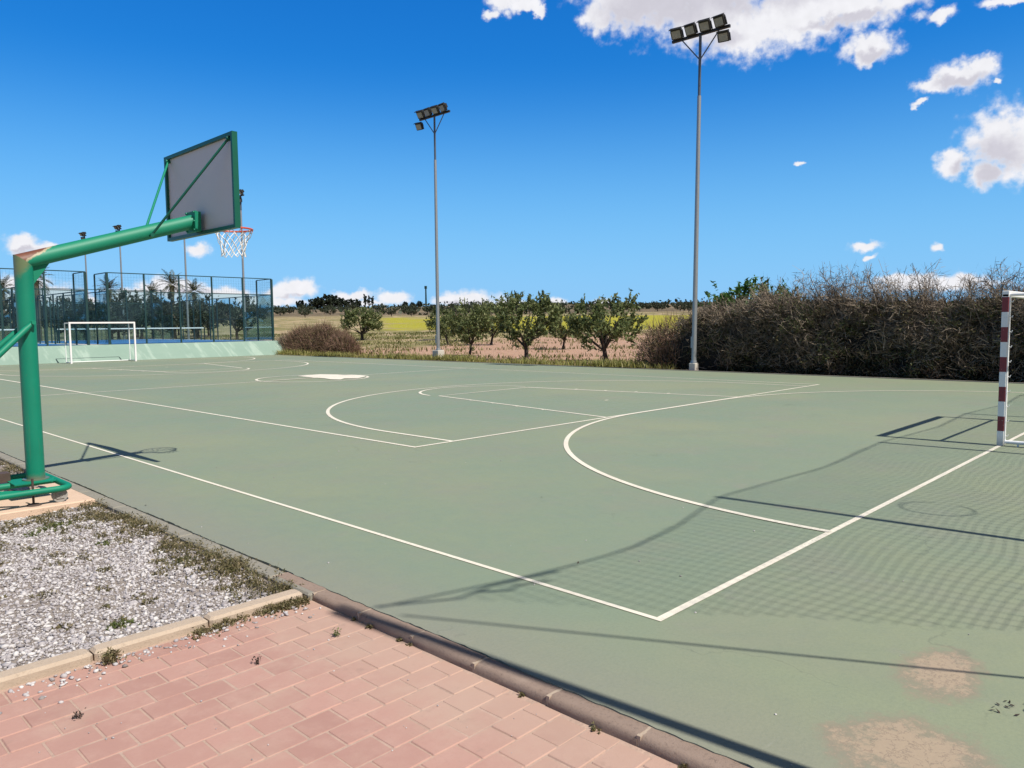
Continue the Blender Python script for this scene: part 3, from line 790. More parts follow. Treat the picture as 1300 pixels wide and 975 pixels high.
def on(x, y, dz=0.): return (x, y, float(zt(x, y)) + dz)
tree(K1, 'almond_tree', on(24.9, 24.2), 'broad almond tree, largest and nearest of the orchard, right of the left tall floodlight', 'tree', G_ALM, .4, .96, 1.03)
tree(K2, 'almond_tree', on(25.6, 19.6), 'almond tree with upright spiky top standing alone, last of the orchard before the brown hedge', 'tree', G_ALM, 1.9, 1.04, .93)
tree(K3, 'almond_tree', on(36.6, 31.6), 'small round almond tree in the gap between the two biggest almond trees', 'tree', G_ALM, .7, .84, .9)
tree(K3, 'almond_tree', on(26.9, 30.6), 'thin trunked almond tree in front, just right of the left floodlight pole', 'tree', G_ALM, 2.6, .88, 1.03)
tree(K2, 'almond_tree', on(38.5, 40.6), 'dark almond tree behind and left of the broadest almond, thick short trunk', 'tree', G_ALM, 4.1, .90, 1.02)
tree(K1, 'almond_tree', on(42.5, 47.5), 'far almond tree whose trunk shows between the thin trunked one and the dark one', 'tree', G_ALM, 3.0, .70)
tree(K3, 'almond_tree', on(36.5, 43.5), 'slim almond tree close behind the thin trunked front one', 'tree', G_ALM, 5.0, .78)
tree(K2, 'almond_tree', on(42.5, 51.5), 'almond tree half hidden behind the left floodlight pole', 'tree', G_ALM, .2, .88)
tree(K1, 'almond_tree', on(*vw(73.5, 14.4)), 'lone almond tree behind the red brown bush, left of the yellow field', 'tree', G_ALM, 5.2, 1.22, .92)

# far orchard rows: small copies of one tree
KF = dict(key='far', seed=41, h=2.3, w=3.9, th=.6, leaf=.22, ncl=30, nsh=5, nlf=6, mat='orchard', r0=.14, shoot=.6)
g = random.Random(12)
for v, w0, w1, st in ((215, -70, 95, 7.), (240, -80, 105, 6.6), (268, -85, 115, 6.8), (300, -100, 135, 7.6), (340, -110, 150, 9.)):
    w = w0
    while w < w1:
        x, y = vw(v + g.uniform(-5, 5), w + g.uniform(-2, 2))
        if g.random() < .84:
            tree(KF, 'orchard_tree', on(x, y, -.05), 'grey green orchard tree in the distant rows below the skyline', 'tree', 'orchard trees in the far rows', g.uniform(0, 6.28), g.uniform(.75, 1.25))
        w += st
# ridge pines and cypresses on the skyline
KP = dict(key='pine', seed=51, h=8., w=8., th=1.2, leaf=.75, ncl=46, nsh=5, nlf=6, mat='pine', r0=.3, shoot=1.0, up=.3, lw=.6)
KC = dict(key='cyp', seed=52, h=11., w=2.6, th=.8, leaf=.5, ncl=34, nsh=5, nlf=6, mat='pine', r0=.2, shoot=.8, up=1.6, lw=.5)
def ridge(px):      # bearing on the skyline
    a = math.atan2((650 - px), 968.4)
    return a
def on_ridge(px, v=600): 
    w = v * (650 - px) / 968.4; return vw(v, w)
for px, s, lab in ((384, .78, 'round dark pine standing alone at the left of the skyline grove'), (401, .92, 'dark skyline pine at the left end of the long grove'),
                   (408, 1.0, 'second dark pine from the left in the skyline grove'), (417, 1.18, 'tallest dark pine of the skyline grove'), (426, 1.12, 'dark pine right of the tallest one in the skyline grove'),
                   (435, .92, 'lower dark pine at the right end of the long skyline grove'), (446, .82, 'left half of the dome shaped pine pair left of the three cypresses'), (454, .80, 'right half of the dome shaped pine pair left of the three cypresses'),
                   (516, .50, 'low dark tree at the left end of the clump beside the skyline mast'), (525, .44, 'low dark tree in the middle of the clump beside the skyline mast'), (534, .52, 'low dark tree at the right end of the clump beside the skyline mast')):
    x, y = on_ridge(px); tree(KP, 'pine_tree', on(x, y, -.6), lab, 'tree', 'dark pines on the skyline', px * .7, s * 1.18, s * 1.22)
for px, s, lab in ((465.5, .98, 'leftmost and tallest of three dark cypresses on the skyline'), (470.5, .88, 'middle one of three dark cypresses on the skyline'), (475, .84, 'rightmost of three dark cypresses on the skyline')):
    x, y = on_ridge(px); tree(KC, 'cypress_tree', on(x, y, -.6), lab, 'tree', 'cypresses on the skyline', px, s * 1.1, s * 1.12)
# mast
x, y = on_ridge(542.5, 590); t = thing('mast', on(x, y, -.5), 'tall thin dark mast on the skyline left of the left floodlight pole', 'mast')
mb = MB(); mb.tube([(0, 0, 0), (0, 0, 16.5)], [.75, .5], 8); mb.build('pole', M['steel_dark'], t)
mb = MB()
for a in range(3): mb.box((math.cos(a * 2.1) * .7, math.sin(a * 2.1) * .7, 15.4), (.6, .6, 2.2), Matrix.Rotation(a * 2.1, 3, 'Z'))
mb.build('antenna', M['steel_dark'], t)
# skyline scrub
g = np.random.default_rng(77); n = 5200
w = g.uniform(-520, 420, n); v = 640 + g.uniform(-12, 40, n); hh = g.gamma(2.2, .9, n).clip(.5, 5.)
hh *= .55 + .7 * (np.sin(w * .05) * np.sin(w * .021 + 1) * .5 + .5)
x, y = vw(v, w); P = np.stack([x, y, zt(x, y) - .3 + g.random(n) * hh], 1)
dv = rand_dir(n, g); V, F = quads(P, dv * g.uniform(.7, 1.9, n)[:, None], unit(np.cross(dv, rand_dir(n, g))) * g.uniform(.6, 1.3, n)[:, None])
o = np_mesh('scrub', V, F, M['pine']); tag(o, 'dark line of scrub along the skyline', 'scrub', kind='stuff')
g = np.random.default_rng(78); n = 9000
w = g.uniform(-380, 300, n); v = g.uniform(230, 600, n); clump = np.sin(w * .06 + v * .03) + np.sin(w * .023 - v * .05)
k = clump > .1; w, v = w[k], v[k]; n = len(w); x, y = vw(v, w)
P = np.stack([x, y, zt(x, y) + g.uniform(0, 1.6, n)], 1); dv = rand_dir(n, g)
V, F = quads(P, dv * g.uniform(.4, 1.1, n)[:, None], unit(np.cross(dv, rand_dir(n, g))) * g.uniform(.4, .9, n)[:, None])
o = np_mesh('scrub', V, F, M['orchard']); tag(o, 'olive scrub dotted over the far hillside', 'scrub', kind='stuff')

# grass verge along the far side of the court and weeds in the field
g = np.random.default_rng(8)
n = 15000; xs = 20.55 + g.gamma(1.6, .55, n); ys = g.uniform(13, 46, n)
dn = .5 + .5 * np.sin(ys * .9) * np.sin(ys * .37 + 2); k = g.random(n) < (.35 + .65 * dn); xs, ys = xs[k], ys[k]; n = len(xs)
P = np.stack([xs, ys, zt(xs, ys)], 1)
V, F = blades(P, g.uniform(.12, .5, n) * (.6 + .5 * dn[k]), g.uniform(.012, .028, n), g, .6)
o = np_mesh('grass', V, F, M['grass']); tag(o, 'dry yellow green grass verge along the far edge of the court', 'grass', kind='stuff')
n = 46000; v = g.uniform(26, 96, n); w = g.uniform(-24, 34, n); x, y = vw(v, w)
cl = np.sin(x * .9 + 1) * np.sin(y * .8) + .7 * np.sin(x * 2.3 + y * 1.1) + .5 * np.sin(v * .5)
k = (cl > .50 - (v - 40) * .005 - np.clip((w - 2) / 14, 0, .55)) & (x > 22.2) & ~((y > 42) & (x < 24)); x, y, v = x[k], y[k], v[k]; n = len(x)
P = np.stack([x, y, zt(x, y) - .02], 1); V, F = blades(P, g.uniform(.08, .32, n), g.uniform(.02, .05, n), g, .8)
o = np_mesh('weeds', V, F, M['field_weed']); tag(o, 'low olive weeds scattered over the pink field soil', 'weeds', kind='stuff')

# ------------------------------------------------------------------ hedge and bushes
def ribbons(P, D, Ln, Wd, g, bend=.25):
    """thin bent twigs: three-point ribbons, two quads each"""
    n = len(P); s = unit(np.cross(D, rand_dir(n, g))) * Wd[:, None]
    b = g.normal(0, bend, (n, 3)) * Ln[:, None]
    p1 = P + D * Ln[:, None] * .5 + b * .3; p2 = P + D * Ln[:, None] + b
    V = np.stack([P - s, P + s, p1 + s * .75, p1 - s * .75, p2 + s * .3, p2 - s * .3], 1).reshape(-1, 3)
    o = 6 * np.arange(n)[:, None]
    F = np.concatenate([o + np.array([[0, 1, 2, 3]]), o + np.array([[3, 2, 4, 5]])], 0)
    return V, F
def hedge_h(y):
    return np.interp(y, [-9, 0, 2.2, 3.7, 5.2, 6.8, 8.9, 10.3, 11.8, 12.8, 13.6], [2.75, 2.9, 2.92, 2.85, 3.0, 3.25, 2.95, 2.6, 2.3, 2.08, .5]) + .14 * np.sin(y * 2.7) + .10 * np.sin(y * 5.3 + 1)
HX0 = 20.75
def make_hedge():
    g = np.random.default_rng(99)
    root = thing('hedge', (22., 3., -.1), 'long tall grey brown twiggy hedge with a dark base behind the near goal', 'hedge')
    off = np.array([22., 3., -.1])
    # near-black hull filling the inside, shade between the twigs put into its colour
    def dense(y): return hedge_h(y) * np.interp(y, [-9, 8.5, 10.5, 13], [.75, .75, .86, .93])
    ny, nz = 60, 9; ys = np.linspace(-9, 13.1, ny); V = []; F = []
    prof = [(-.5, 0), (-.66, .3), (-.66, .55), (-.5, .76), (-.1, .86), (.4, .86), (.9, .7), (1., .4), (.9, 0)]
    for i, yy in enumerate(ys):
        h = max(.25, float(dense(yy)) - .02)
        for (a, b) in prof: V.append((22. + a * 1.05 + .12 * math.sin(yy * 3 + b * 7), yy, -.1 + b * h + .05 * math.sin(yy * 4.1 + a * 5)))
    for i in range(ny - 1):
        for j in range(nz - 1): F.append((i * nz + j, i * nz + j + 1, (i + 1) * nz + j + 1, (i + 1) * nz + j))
    np_mesh('shade_hull', np.array(V) - off, F, M['core'], root, True)
    parts = []
    # arching twigs over the face and top, gathered in sprays that leave dark hollows between
    nsp = 2900; y0 = g.uniform(-9, 13.4, nsp); H0 = dense(y0); u0 = g.random(nsp) ** .58; topm = g.random(nsp) < .2
    z0 = np.where(topm, H0 * g.uniform(.85, 1.0, nsp), u0 * H0)
    bul = .30 * np.sin(y0 * 1.7 + np.sin(z0 * 2.1)) * .6 + .18 * np.sin(y0 * 4.1 + z0 * 3)
    x0 = np.where(topm, HX0 + .4 + g.uniform(0, 1.9, nsp), HX0 + .22 + .30 * (z0 / H0) ** 3 - bul * .7 + g.gamma(1.5, .15, nsp)) + np.interp(y0, [10.4, 11.4], [0, .42])
    d0 = unit(np.stack([g.normal(-.45, .35, nsp), g.normal(0, .8, nsp), g.normal(.35, .45, nsp)], 1))
    k = 24; P = np.repeat(np.stack([x0, y0, z0 - .1], 1), k, 0) + g.normal(0, .10, (nsp * k, 3)) * np.array([.6, 1.2, .9])
    D = unit(np.repeat(d0, k, 0) + rand_dir(nsp * k, g) * .55)
    P[:, 2] = np.maximum(P[:, 2], -.08)
    parts.append(ribbons(P, D, g.uniform(.12, .40, nsp * k), g.uniform(.0055, .0125, nsp * k), g))
    # feathery sprays standing out of the top, sky showing between them
    ns = 800; y = g.uniform(-9, 13.0, ns); H = hedge_h(y); Hd = dense(y); P0 = np.stack([HX0 + .25 + g.uniform(0, 1.7, ns), y, Hd * .88 - .1], 1)
    D0 = unit(np.stack([g.normal(-.1, .25, ns), g.normal(.15, .42, ns), np.ones(ns)], 1)); L0 = (H - Hd * .86) * g.uniform(.55, 1.25, ns)
    parts.append(ribbons(P0, D0, L0, g.uniform(.009, .016, ns), g, .14))
    m = 16; t = np.tile(np.linspace(.15, 1, m), ns); B = np.repeat(P0, m, 0) + np.repeat(D0 * L0[:, None], m, 0) * t[:, None]
    sl_ = g.uniform(.12, .38, ns * m) * np.repeat(np.clip(L0 / .8, .4, 1.2), m)
    D1 = unit(np.repeat(D0, m, 0) * .75 + rand_dir(ns * m, g) * .8); parts.append(ribbons(B, D1, sl_, g.uniform(.006, .010, ns * m), g))
    m2 = 2; B2 = np.repeat(B, m2, 0) + np.repeat(D1 * sl_[:, None], m2, 0) * g.uniform(.4, .9, ns * m * m2)[:, None]
    D2 = unit(np.repeat(D1, m2, 0) * .7 + rand_dir(ns * m * m2, g) * .8); parts.append(ribbons(B2, D2, g.uniform(.06, .16, ns * m * m2), g.uniform(.0045, .008, ns * m * m2), g))
    V, F = cat_mesh(parts); np_mesh('branches', V - off, F, M['twig'], root)
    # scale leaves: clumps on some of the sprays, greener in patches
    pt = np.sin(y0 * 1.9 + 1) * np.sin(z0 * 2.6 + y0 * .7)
    nk = 1900; yk = g.uniform(-9, 13.3, nk); Hk = dense(yk); zk = g.random(nk) ** 1.5 * Hk * .8  # low leaf clumps, the base's shade put into their colour
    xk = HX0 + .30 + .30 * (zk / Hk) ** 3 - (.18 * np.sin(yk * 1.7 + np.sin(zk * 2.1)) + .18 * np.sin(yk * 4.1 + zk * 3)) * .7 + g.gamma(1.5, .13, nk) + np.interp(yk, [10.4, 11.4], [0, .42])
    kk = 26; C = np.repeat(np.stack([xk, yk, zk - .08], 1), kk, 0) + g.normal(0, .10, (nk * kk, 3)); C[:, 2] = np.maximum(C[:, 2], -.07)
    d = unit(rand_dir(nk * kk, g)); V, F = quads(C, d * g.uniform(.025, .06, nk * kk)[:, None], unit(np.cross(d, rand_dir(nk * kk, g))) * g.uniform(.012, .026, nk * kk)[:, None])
    np_mesh('shade_foliage', V - off, F, M['shade_leaf'], root)
    sel = g.random(nsp) < np.clip(.50 + .45 * pt, .08, 1.)
    for name, cond, mat, kk in (('foliage', sel & (pt < .1), 'twig_leaf', 26), ('green_foliage', sel & (pt >= .1), 'hedge_leaf', 32)):
        C0 = np.stack([x0, y0, z0 - .1], 1)[cond]; DD = d0[cond]; n = len(C0)
        C = np.repeat(C0, kk, 0) + np.repeat(DD, kk, 0) * g.uniform(-.05, .34, n * kk)[:, None] + g.normal(0, .075, (n * kk, 3)); C[:, 2] = np.maximum(C[:, 2], -.06)
        d = unit(np.repeat(DD, kk, 0) * .6 + rand_dir(n * kk, g)); V, F = quads(C, d * g.uniform(.025, .058, n * kk)[:, None], unit(np.cross(d, rand_dir(n * kk, g))) * g.uniform(.010, .022, n * kk)[:, None])
        np_mesh(name, V - off, F, M[mat], root)
make_hedge()
def bush(name, loc, rx, ry, h, seed, twig, leafm, label, n=9000, nl=7000, lx=.05, core=.72):
    g = np.random.default_rng(seed); t = thing(name, loc, label, 'bush')
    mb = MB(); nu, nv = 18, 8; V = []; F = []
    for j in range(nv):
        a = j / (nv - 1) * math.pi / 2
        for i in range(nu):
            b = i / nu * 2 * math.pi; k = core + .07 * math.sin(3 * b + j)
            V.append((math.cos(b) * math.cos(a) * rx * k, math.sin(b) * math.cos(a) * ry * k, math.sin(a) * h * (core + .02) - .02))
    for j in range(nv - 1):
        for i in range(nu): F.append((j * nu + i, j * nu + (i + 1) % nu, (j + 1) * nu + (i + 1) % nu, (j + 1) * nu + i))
    np_mesh('shade_hull', V, F, M['core'], t, True)  # near-black hull, the bush's inner shade painted in
    lo0 = core - .06
    def shell(n, lo, hi):
        d = rand_dir(n, g); d[:, 2] = np.abs(d[:, 2]); r = g.uniform(lo, hi, n) * (1 + .10 * np.sin(d[:, 0] * 7 + seed) * np.sin(d[:, 1] * 6 + d[:, 2] * 5))
        return d * r[:, None] * np.array([rx, ry, h]), d
    P, d = shell(n, lo0, .99); D = unit(d * .7 + rand_dir(n, g) * .9 + np.array([0, 0, .35]))
    P2, d2 = shell(n // 8, .9, 1.0); D2 = unit(d2 * .6 + rand_dir(n // 8, g) * .4 + np.array([0, 0, .7]))
    parts = [ribbons(P, D, g.uniform(.12, .38, n), g.uniform(.006, .014, n), g), ribbons(P2, D2, g.uniform(.25, .6, n // 8), g.uniform(.006, .011, n // 8), g, .15)]
    V, F = cat_mesh(parts); np_mesh('branches', V, F, M[twig], t)
    C, d = shell(nl, lo0, 1.02); dd = rand_dir(nl, g)
    V, F = quads(C, dd * g.uniform(.6, 1.3, nl)[:, None] * lx, unit(np.cross(dd, rand_dir(nl, g))) * lx * .42 * g.uniform(.7, 1.2, nl)[:, None])
    np_mesh('foliage', V, F, M[leafm], t); return t
bush('bush', (23.2, 41.0, -.1), 1.9, 3.3, 1.85, 3, 'twig_red', 'twig_leaf', 'wide red brown rounded bush at the court corner beside the padel cage', 15000, 9000)
bush('bush', (22.3, 43.3, -.1), 1.0, 1.1, 1.15, 6, 'twig', 'twig_leaf', 'small pinkish grey bush at the foot of the turquoise slope', 4000, 1200)
bush('bush', (22.9, 37.8, -.1), 1.0, 1.2, 1.2, 8, 'twig_red', 'twig_leaf', 'low brown bush spilling right from the wide red brown bush', 5000, 2600)
bush('bush', (22.1, 13.9, -.1), 1.1, 1.35, 1.9, 4, 'twig_red', 'twig_leaf', 'thin brown bush left of the right floodlight pole, at the end of the hedge', 5200, 2600, core=.42)
KB = dict(key='bright', seed=61, h=3.3, w=4.6, th=1.0, leaf=.13, ncl=90, nsh=8, nlf=9, mat='bright_leaf', r0=.12, shoot=.34)
tree(KB, 'green_tree', (26.4, 12.3, -.1), 'fresh green tree rising behind the left part of the brown hedge', 'tree', None, 1., .98)

# ------------------------------------------------------------------ padel platform and slope
PLZ = .84
def make_platform():
    mb = MB()
    mb.prism([(-14, 43.35), (22.2, 43.35), (22.6, 66), (-14, 66)], -.3, PLZ)
    o = mb.build('platform', M['platform']); tag(o, 'raised concrete platform under the padel courts', 'platform', kind='structure')
    # sloped face with a rounded right end
    bot = [(-14, 41.75), (20.6, 41.75), (22.2, 42.2), (23.2, 43.6), (23.4, 50)]
    top = [(-14, 43.34), (21.6, 43.34), (22.1, 43.45), (22.3, 43.9), (22.5, 50)]
    V = []; F = []; n = len(bot)
    for (a, b) in zip(bot, top):
        V += [(a[0], a[1], -.02), (b[0], b[1], PLZ + .012), (b[0], b[1] + .22, PLZ + .012), (b[0], b[1] + .22, -.3), (a[0], a[1], -.3)]
    for i in range(n - 1):
        for j in range(5): F.append((i * 5 + j, (i + 1) * 5 + j, (i + 1) * 5 + (j + 1) % 5, i * 5 + (j + 1) % 5))
    F += [tuple(range(5))[::-1], tuple(range((n - 1) * 5, n * 5))]
    mb = MB(); mb.add(V, F)
    mb.build('sloped_wall', M['slope']); o = bpy.data.objects['sloped_wall']
    tag(o, 'pale turquoise sloping concrete wall behind the far goal', 'wall')
make_platform()
def padel(x0, label, glabel, nlabel):
    t = thing('padel_cage', (x0, 43.75, PLZ), label, 'padel cage', 'padel cages on the platform')
    W_, D_ = 10., 20.
    def post(x, y, h, w=.08): mb = MB(); mb.box((x, y, h / 2), (w, w, h)); return mb.build('post', M['steel_dark'], t)
    def rail(a, b, z, s=.05):
        mb = MB(); a = Vector((*a, z)); b = Vector((*b, z)); d = b - a
        mb.box((a + b) / 2, (d.length, s, s), Matrix.Rotation(math.atan2(d.y, d.x), 3, 'Z')); return mb.build('rail', M['steel_dark'], t)
    def glass(a, b, z0, z1):
        mb = MB(); a = Vector((*a, 0)); b = Vector((*b, 0)); d = b - a
        mb.box(((a + b) / 2) + Vector((0, 0, (z0 + z1) / 2)), (d.length - .10, .012, z1 - z0 - .06), Matrix.Rotation(math.atan2(d.y, d.x), 3, 'Z')); return mb.build('glass_panel', M['glass'], t)
    def mesh(a, b, z0, z1, step=.16):
        mb = MB(); a = Vector((*a, 0)); b = Vector((*b, 0)); d = b - a; n = int(d.length / step); s = .0035
        Rz = Matrix.Rotation(math.atan2(d.y, d.x), 3, 'Z')
        for i in range(1, n): mb.box(a + d * (i / n) + Vector((0, 0, (z0 + z1) / 2)), (s, s, z1 - z0 - .05), Rz)
        for i in range(1, int((z1 - z0) / step)): mb.box((a + b) / 2 + Vector((0, 0.004, z0 + i * step)), (d.length - .08, s, s), Rz)
        return mb.build('wire_mesh', M['steel_dark'], t)
    for yy in (0, D_):
        for i in range(6):
            post(i * 2., yy, 4., .12 if i in (0, 5) else .08)
        for i in range(5): glass((i * 2., yy), (i * 2. + 2, yy), .04, 3.)
        mesh((0, yy), (W_, yy), 3., 4.); rail((0, yy), (W_, yy), 3.); rail((0, yy), (W_, yy), 4.025); 
    for xx in (0, W_):
        for yy, h in ((2, 4), (4, 3), (6, 3), (8, 3), (9.2, 3), (10.8, 3), (12, 3), (14, 3), (16, 3), (18, 4)): post(xx, yy, h, .07)
        for a, b in ((0, 2), (2, 4), (16, 18), (18, 20)): glass((xx, a), (xx, b), .04, 3. if a in (0, 18) else 2.)
        for a, b in ((0, 2), (18, 20)): mesh((xx, a), (xx, b), 3., 4.); rail((xx, a), (xx, b), 4.025); rail((xx, a), (xx, b), 3.)
        mesh((xx, 4), (xx, 9.2), .05, 3., .25); mesh((xx, 10.8), (xx, 16), .05, 3., .25); mesh((xx, 2), (xx, 4), 2., 3., .16); mesh((xx, 16), (xx, 18), 2., 3., .16)
        rail((xx, 2), (xx, 9.2), 3.0); rail((xx, 10.8), (xx, 18), 3.0); rail((xx, 4), (xx, 9.2), 1.5, .03)
    mb = MB(); mb.box((x0 + 5, 53.75, PLZ + .008), (9.8, 19.8, .012)); o = mb.build('padel_floor', M['blue_turf']); tag(o, 'blue artificial turf inside the padel cage', 'turf', kind='structure')
    nt = thing('padel_net', (x0, 53.75, PLZ + .015), nlabel, 'net', 'padel nets')
    mb = MB(); mb.box((5, 0, .89), (9.76, .03, .075)); mb.build('tape', M['white'], nt)
    mb = MB()
    for i in range(1, 82): mb.box((.12 + i * .119, 0, .43), (.006, .006, .84))
    for i in range(8): mb.box((5, .004, .06 + i * .1), (9.74, .006, .006))
    mb.build('mesh', M['netcord'], nt)
    for xx in (.1, 9.9): mb = MB(); mb.cyl((xx, 0, 0), (xx, 0, .95), .04, 10); mb.build('post', M['steel_dark'], nt)
padel(11.55, 'right padel cage of tinted glass and dark posts above the turquoise slope', '', 'padel net with white tape inside the right cage')
padel(.45, 'left padel cage of tinted glass, partly behind the green basketball post', '', 'padel net with white tape inside the left cage')
padel(-10.6, 'padel cage at the far left of the platform, mostly out of the picture', '', 'padel net with white tape inside the far left cage')

# trees behind the padel courts
KT = dict(key='back', seed=71, h=4.4, w=5.2, th=1.0, leaf=.20, ncl=44, nsh=7, nlf=7, mat='back_tree', r0=.16, shoot=.7, lw=.4)
g = random.Random(5)
BT = [(9, 72), (13.5, 74), (18, 71), (22, 75), (26, 71), (30, 75), (32.5, 71), (36, 88), (5, 73), (1, 76), (-4, 72), (28, 84), (20, 84), (11, 84), (33, 81), (37, 96), (26, 96), (15, 92), (30.5, 92), (35.5, 84), (24, 79)]
for i, (x, y) in enumerate(BT):
    s = g.uniform(.85, 1.15)
    tree(KT, 'leafy_tree', (x, y, float(max(zt(x, y), .3))), 'dusty dark tree seen through the padel glass', 'tree', 'dark trees behind the padel cages', g.uniform(0, 6), s, s * g.uniform(.9, 1.02))
PALM = []
def palm(x, y, z, h, label, seed):
    if not PALM:
        g = np.random.default_rng(5)
        t = thing('palm_tree', (x, y, z), label, 'palm', 'palms behind the padel cages')
        mb = MB(); mb.tube([(0, 0, -.3), (.05, 0, 1.5), (.02, .05, 3.2), (0, 0, 5.)], [.28, .22, .19, .24], 10); mb.build('trunk', M['palm_trunk'], t, True)
        parts = []
        for i in range(30):
            a = i * 2.4 + g.uniform(-.2, .2); e = R(80 - 3.6 * i + g.uniform(-8, 8)); Ln = g.uniform(1.5, 2.1)
            p = np.array([0, 0, 5.05]); pts = []
            for k in range(9):
                pts.append(p.copy()); p = p + np.array([math.cos(a) * math.cos(e), math.sin(a) * math.cos(e), math.sin(e)]) * Ln / 8; e -= R(8)
            pts = np.array(pts); d = unit(np.gradient(pts, axis=0)); s = unit(np.cross(d, np.array([0, 0, 1.])))
            t_ = np.linspace(.12, .98, 20); C = np.stack([np.interp(t_ * 8, range(9), pts[:, j]) for j in range(3)], 1); dd = np.stack([np.interp(t_ * 8, range(9), d[:, j]) for j in range(3)], 1); ss = np.stack([np.interp(t_ * 8, range(9), s[:, j]) for j in range(3)], 1)
            ll = (.42 * np.sin(t_ * 2.6 + .35))[:, None]
            for sg in (-1, 1):
                ax = unit(ss * sg + dd * .7 + np.array([0, 0, -.25]) + g.normal(0, .1, C.shape)); parts.append(quads(C + ax * ll * .5, ax * ll * .5, unit(np.cross(ax, dd)) * .0 + dd * .035))
            parts.append(quads(C[:-1], np.diff(C, axis=0) * .6, ss[:-1] * .03))
        V, F = cat_mesh(parts); np_mesh('fronds', V, F, M['palm'], t); PALM.append(t)
    else:
        t = copy_tree(PALM[0]); t.location = (x, y, z); t['label'] = label
    t.rotation_euler = (0, 0, seed); s = h / 6.3; t.scale = (s * .8, s * .8, s * .97)
def at_px(px, Y):   # x on the row Y for a bearing seen past the cages
    d = f_ + r_ * ((px - 650) / 968.4); return CAM.x + d.x / d.y * (Y - CAM.y)
palm(at_px(224, 76), 76, .6, 7.1, 'tallest palm, with a full crown, rising above the middle of the right padel cage', 1.)
palm(at_px(251, 78), 78, .6, 6.4, 'palm with spreading fronds just right of the tallest palm', 2.2)
palm(at_px(144, 80), 80, .6, 6.5, 'palm seen behind the left corner of the right padel cage', 3.9)
palm(at_px(53, 70), 70, .4, 7.0, 'palm with a dense crown just right of the green basketball post', 5.)
palm(at_px(10, 74), 74, .5, 6.0, 'palm at the left edge behind the basketball post', .3)
palm(at_px(198, 86), 86, .6, 6.4, 'small palm left of the tallest palm, half hidden by the cage', 4.4)

# ------------------------------------------------------------------ floodlight poles
def lamp(parent, y, z, yaw, tilt, scale=1.):
    """lamp facing -X, turned by yaw and tipped down; hangs from a bracket on the cross arm"""
    Rm = Matrix.Rotation(yaw, 3, 'Z') @ Matrix.Rotation(tilt, 3, 'Y')
    o = Vector((-.16, y, z))
    mb = MB(); s = scale
    mb.box(o, (.16 * s, .46 * s, .40 * s), Rm, ch=.02)
    mb.box(o + Rm @ Vector((.14 * s, 0, .02)), (.14 * s, .32 * s, .26 * s), Rm, ch=.02)
    for dy in (-.25, .25): mb.box(o + Rm @ Vector((.02, dy * s, -.04)), (.05, .02, .30 * s), Rm)
    mb.box(o + Rm @ Vector((-.06, 0, .215 * s)), (.22 * s, .48 * s, .02), Rm)       # visor
    for k in range(4): mb.box(o + Rm @ Vector((.22 * s, (-.12 + .08 * k) * s, .02)), (.05, .015, .22 * s), Rm)
    b = mb.build('floodlight', M['lamp_body'], parent)
    mb = MB(); mb.box(o + Rm @ Vector((-.086 * s, 0, -.01)), (.014, .36 * s, .29 * s), Rm)
    mb.build('lens', M['lens'], b); return b
def tall_pole(loc, label, extra, zs=1.0, pw=.42, ph=.62):
    t = thing('floodlight_pole', loc, label, 'floodlight', 'tall floodlight poles beside the court', 0.)
    mb = MB(); mb.box((0, 0, ph / 2 - .06), (pw, pw * 1.1, ph), ch=.02); mb.build('plinth', M['plinth'], t)
    mb = MB(); mb.tube([(0, 0, ph - .08), (.02, 0, 9.6)], [.09, .068], 18); mb.box((0, 0, ph - .048), (pw * .8, pw * .8, .02)); mb.tube([(0, 0, ph - .05), (0, 0, ph + .04)], [.115, .10], 18); mb.build('mast', M['galv'], t, True)
    mb = MB(); mb.tube([(.02, 0, 9.55), (.02, 0, 11.62)], [.052, .05], 14); mb.build('top_tube', M['steel_navy'], t, True)
    mb = MB(); mb.box((0.02, 0, 11.66), (.09, 2.25, .09)); mb.build('cross_arm', M['lamp_body'], t)
    for s in (-1, 1):
        mb = MB(); mb.tube([(.02, .04 * s, 10.85), (.02, .72 * s, 11.62)], .022, 8); mb.build('brace', M['steel_navy'], t)
    mb = MB(); mb.box((-.12, 0, 1.1), (.03, .12, .4)); mb.build('hatch', M['galv'], t)
    for k in range(4): lamp(t, -.84 + .56 * k, 11.84, R((-6, 4, -3, 8)[k]), R(-30 - 4 * (k % 2)), .88)
    t.scale = (1, 1, zs)
    lamp(t, extra, 11.30, R(10), R(-28), .84)
    return t
tp = tall_pole((20.72, 12.05, -.1), 'nearer tall galvanised floodlight pole with five lamps standing before the brown hedge', -1.0, 1.015, .24, .42); tp.rotation_euler.x = .013      # it leans a little
tall_pole((21.33, 26.9, -.1), 'farther tall galvanised floodlight pole with five lamps beside the almond trees', .95, 1.036)
SP = []
def small_pole(loc, label, h):
    if not SP:
        t = thing('floodlight_pole', loc, label, 'floodlight', 'distant floodlight poles behind the padel cages')
        mb = MB(); mb.tube([(0, 0, -1), (0, 0, 11.6)], [.11, .06], 10); mb.build('mast', M['galv'], t, True)
        mb = MB(); mb.tube([(0, 0, 10.6), (0, 0, 11.72)], [.075, .075], 10); mb.build('top_tube', M['steel_navy'], t)
        mb = MB(); mb.box((0, 0, 11.7), (.09, 1.1, .09)); mb.build('cross_arm', M['lamp_body'], t)
        for k in (-1, 1): lamp(t, .42 * k, 11.9, R(12 * k), R(-30), .95)
        lamp(t, -.1, 11.35, R(60), R(-28), .85); SP.append(t)
    else:
        t = copy_tree(SP[0]); t.location = loc; t['label'] = label
    t.scale = (1, 1, h / 12.)
small_pole((at_px(314, 53.8), 53.8, .2), 'nearest small floodlight pole, its lamps just right of the basketball board', 11.9)
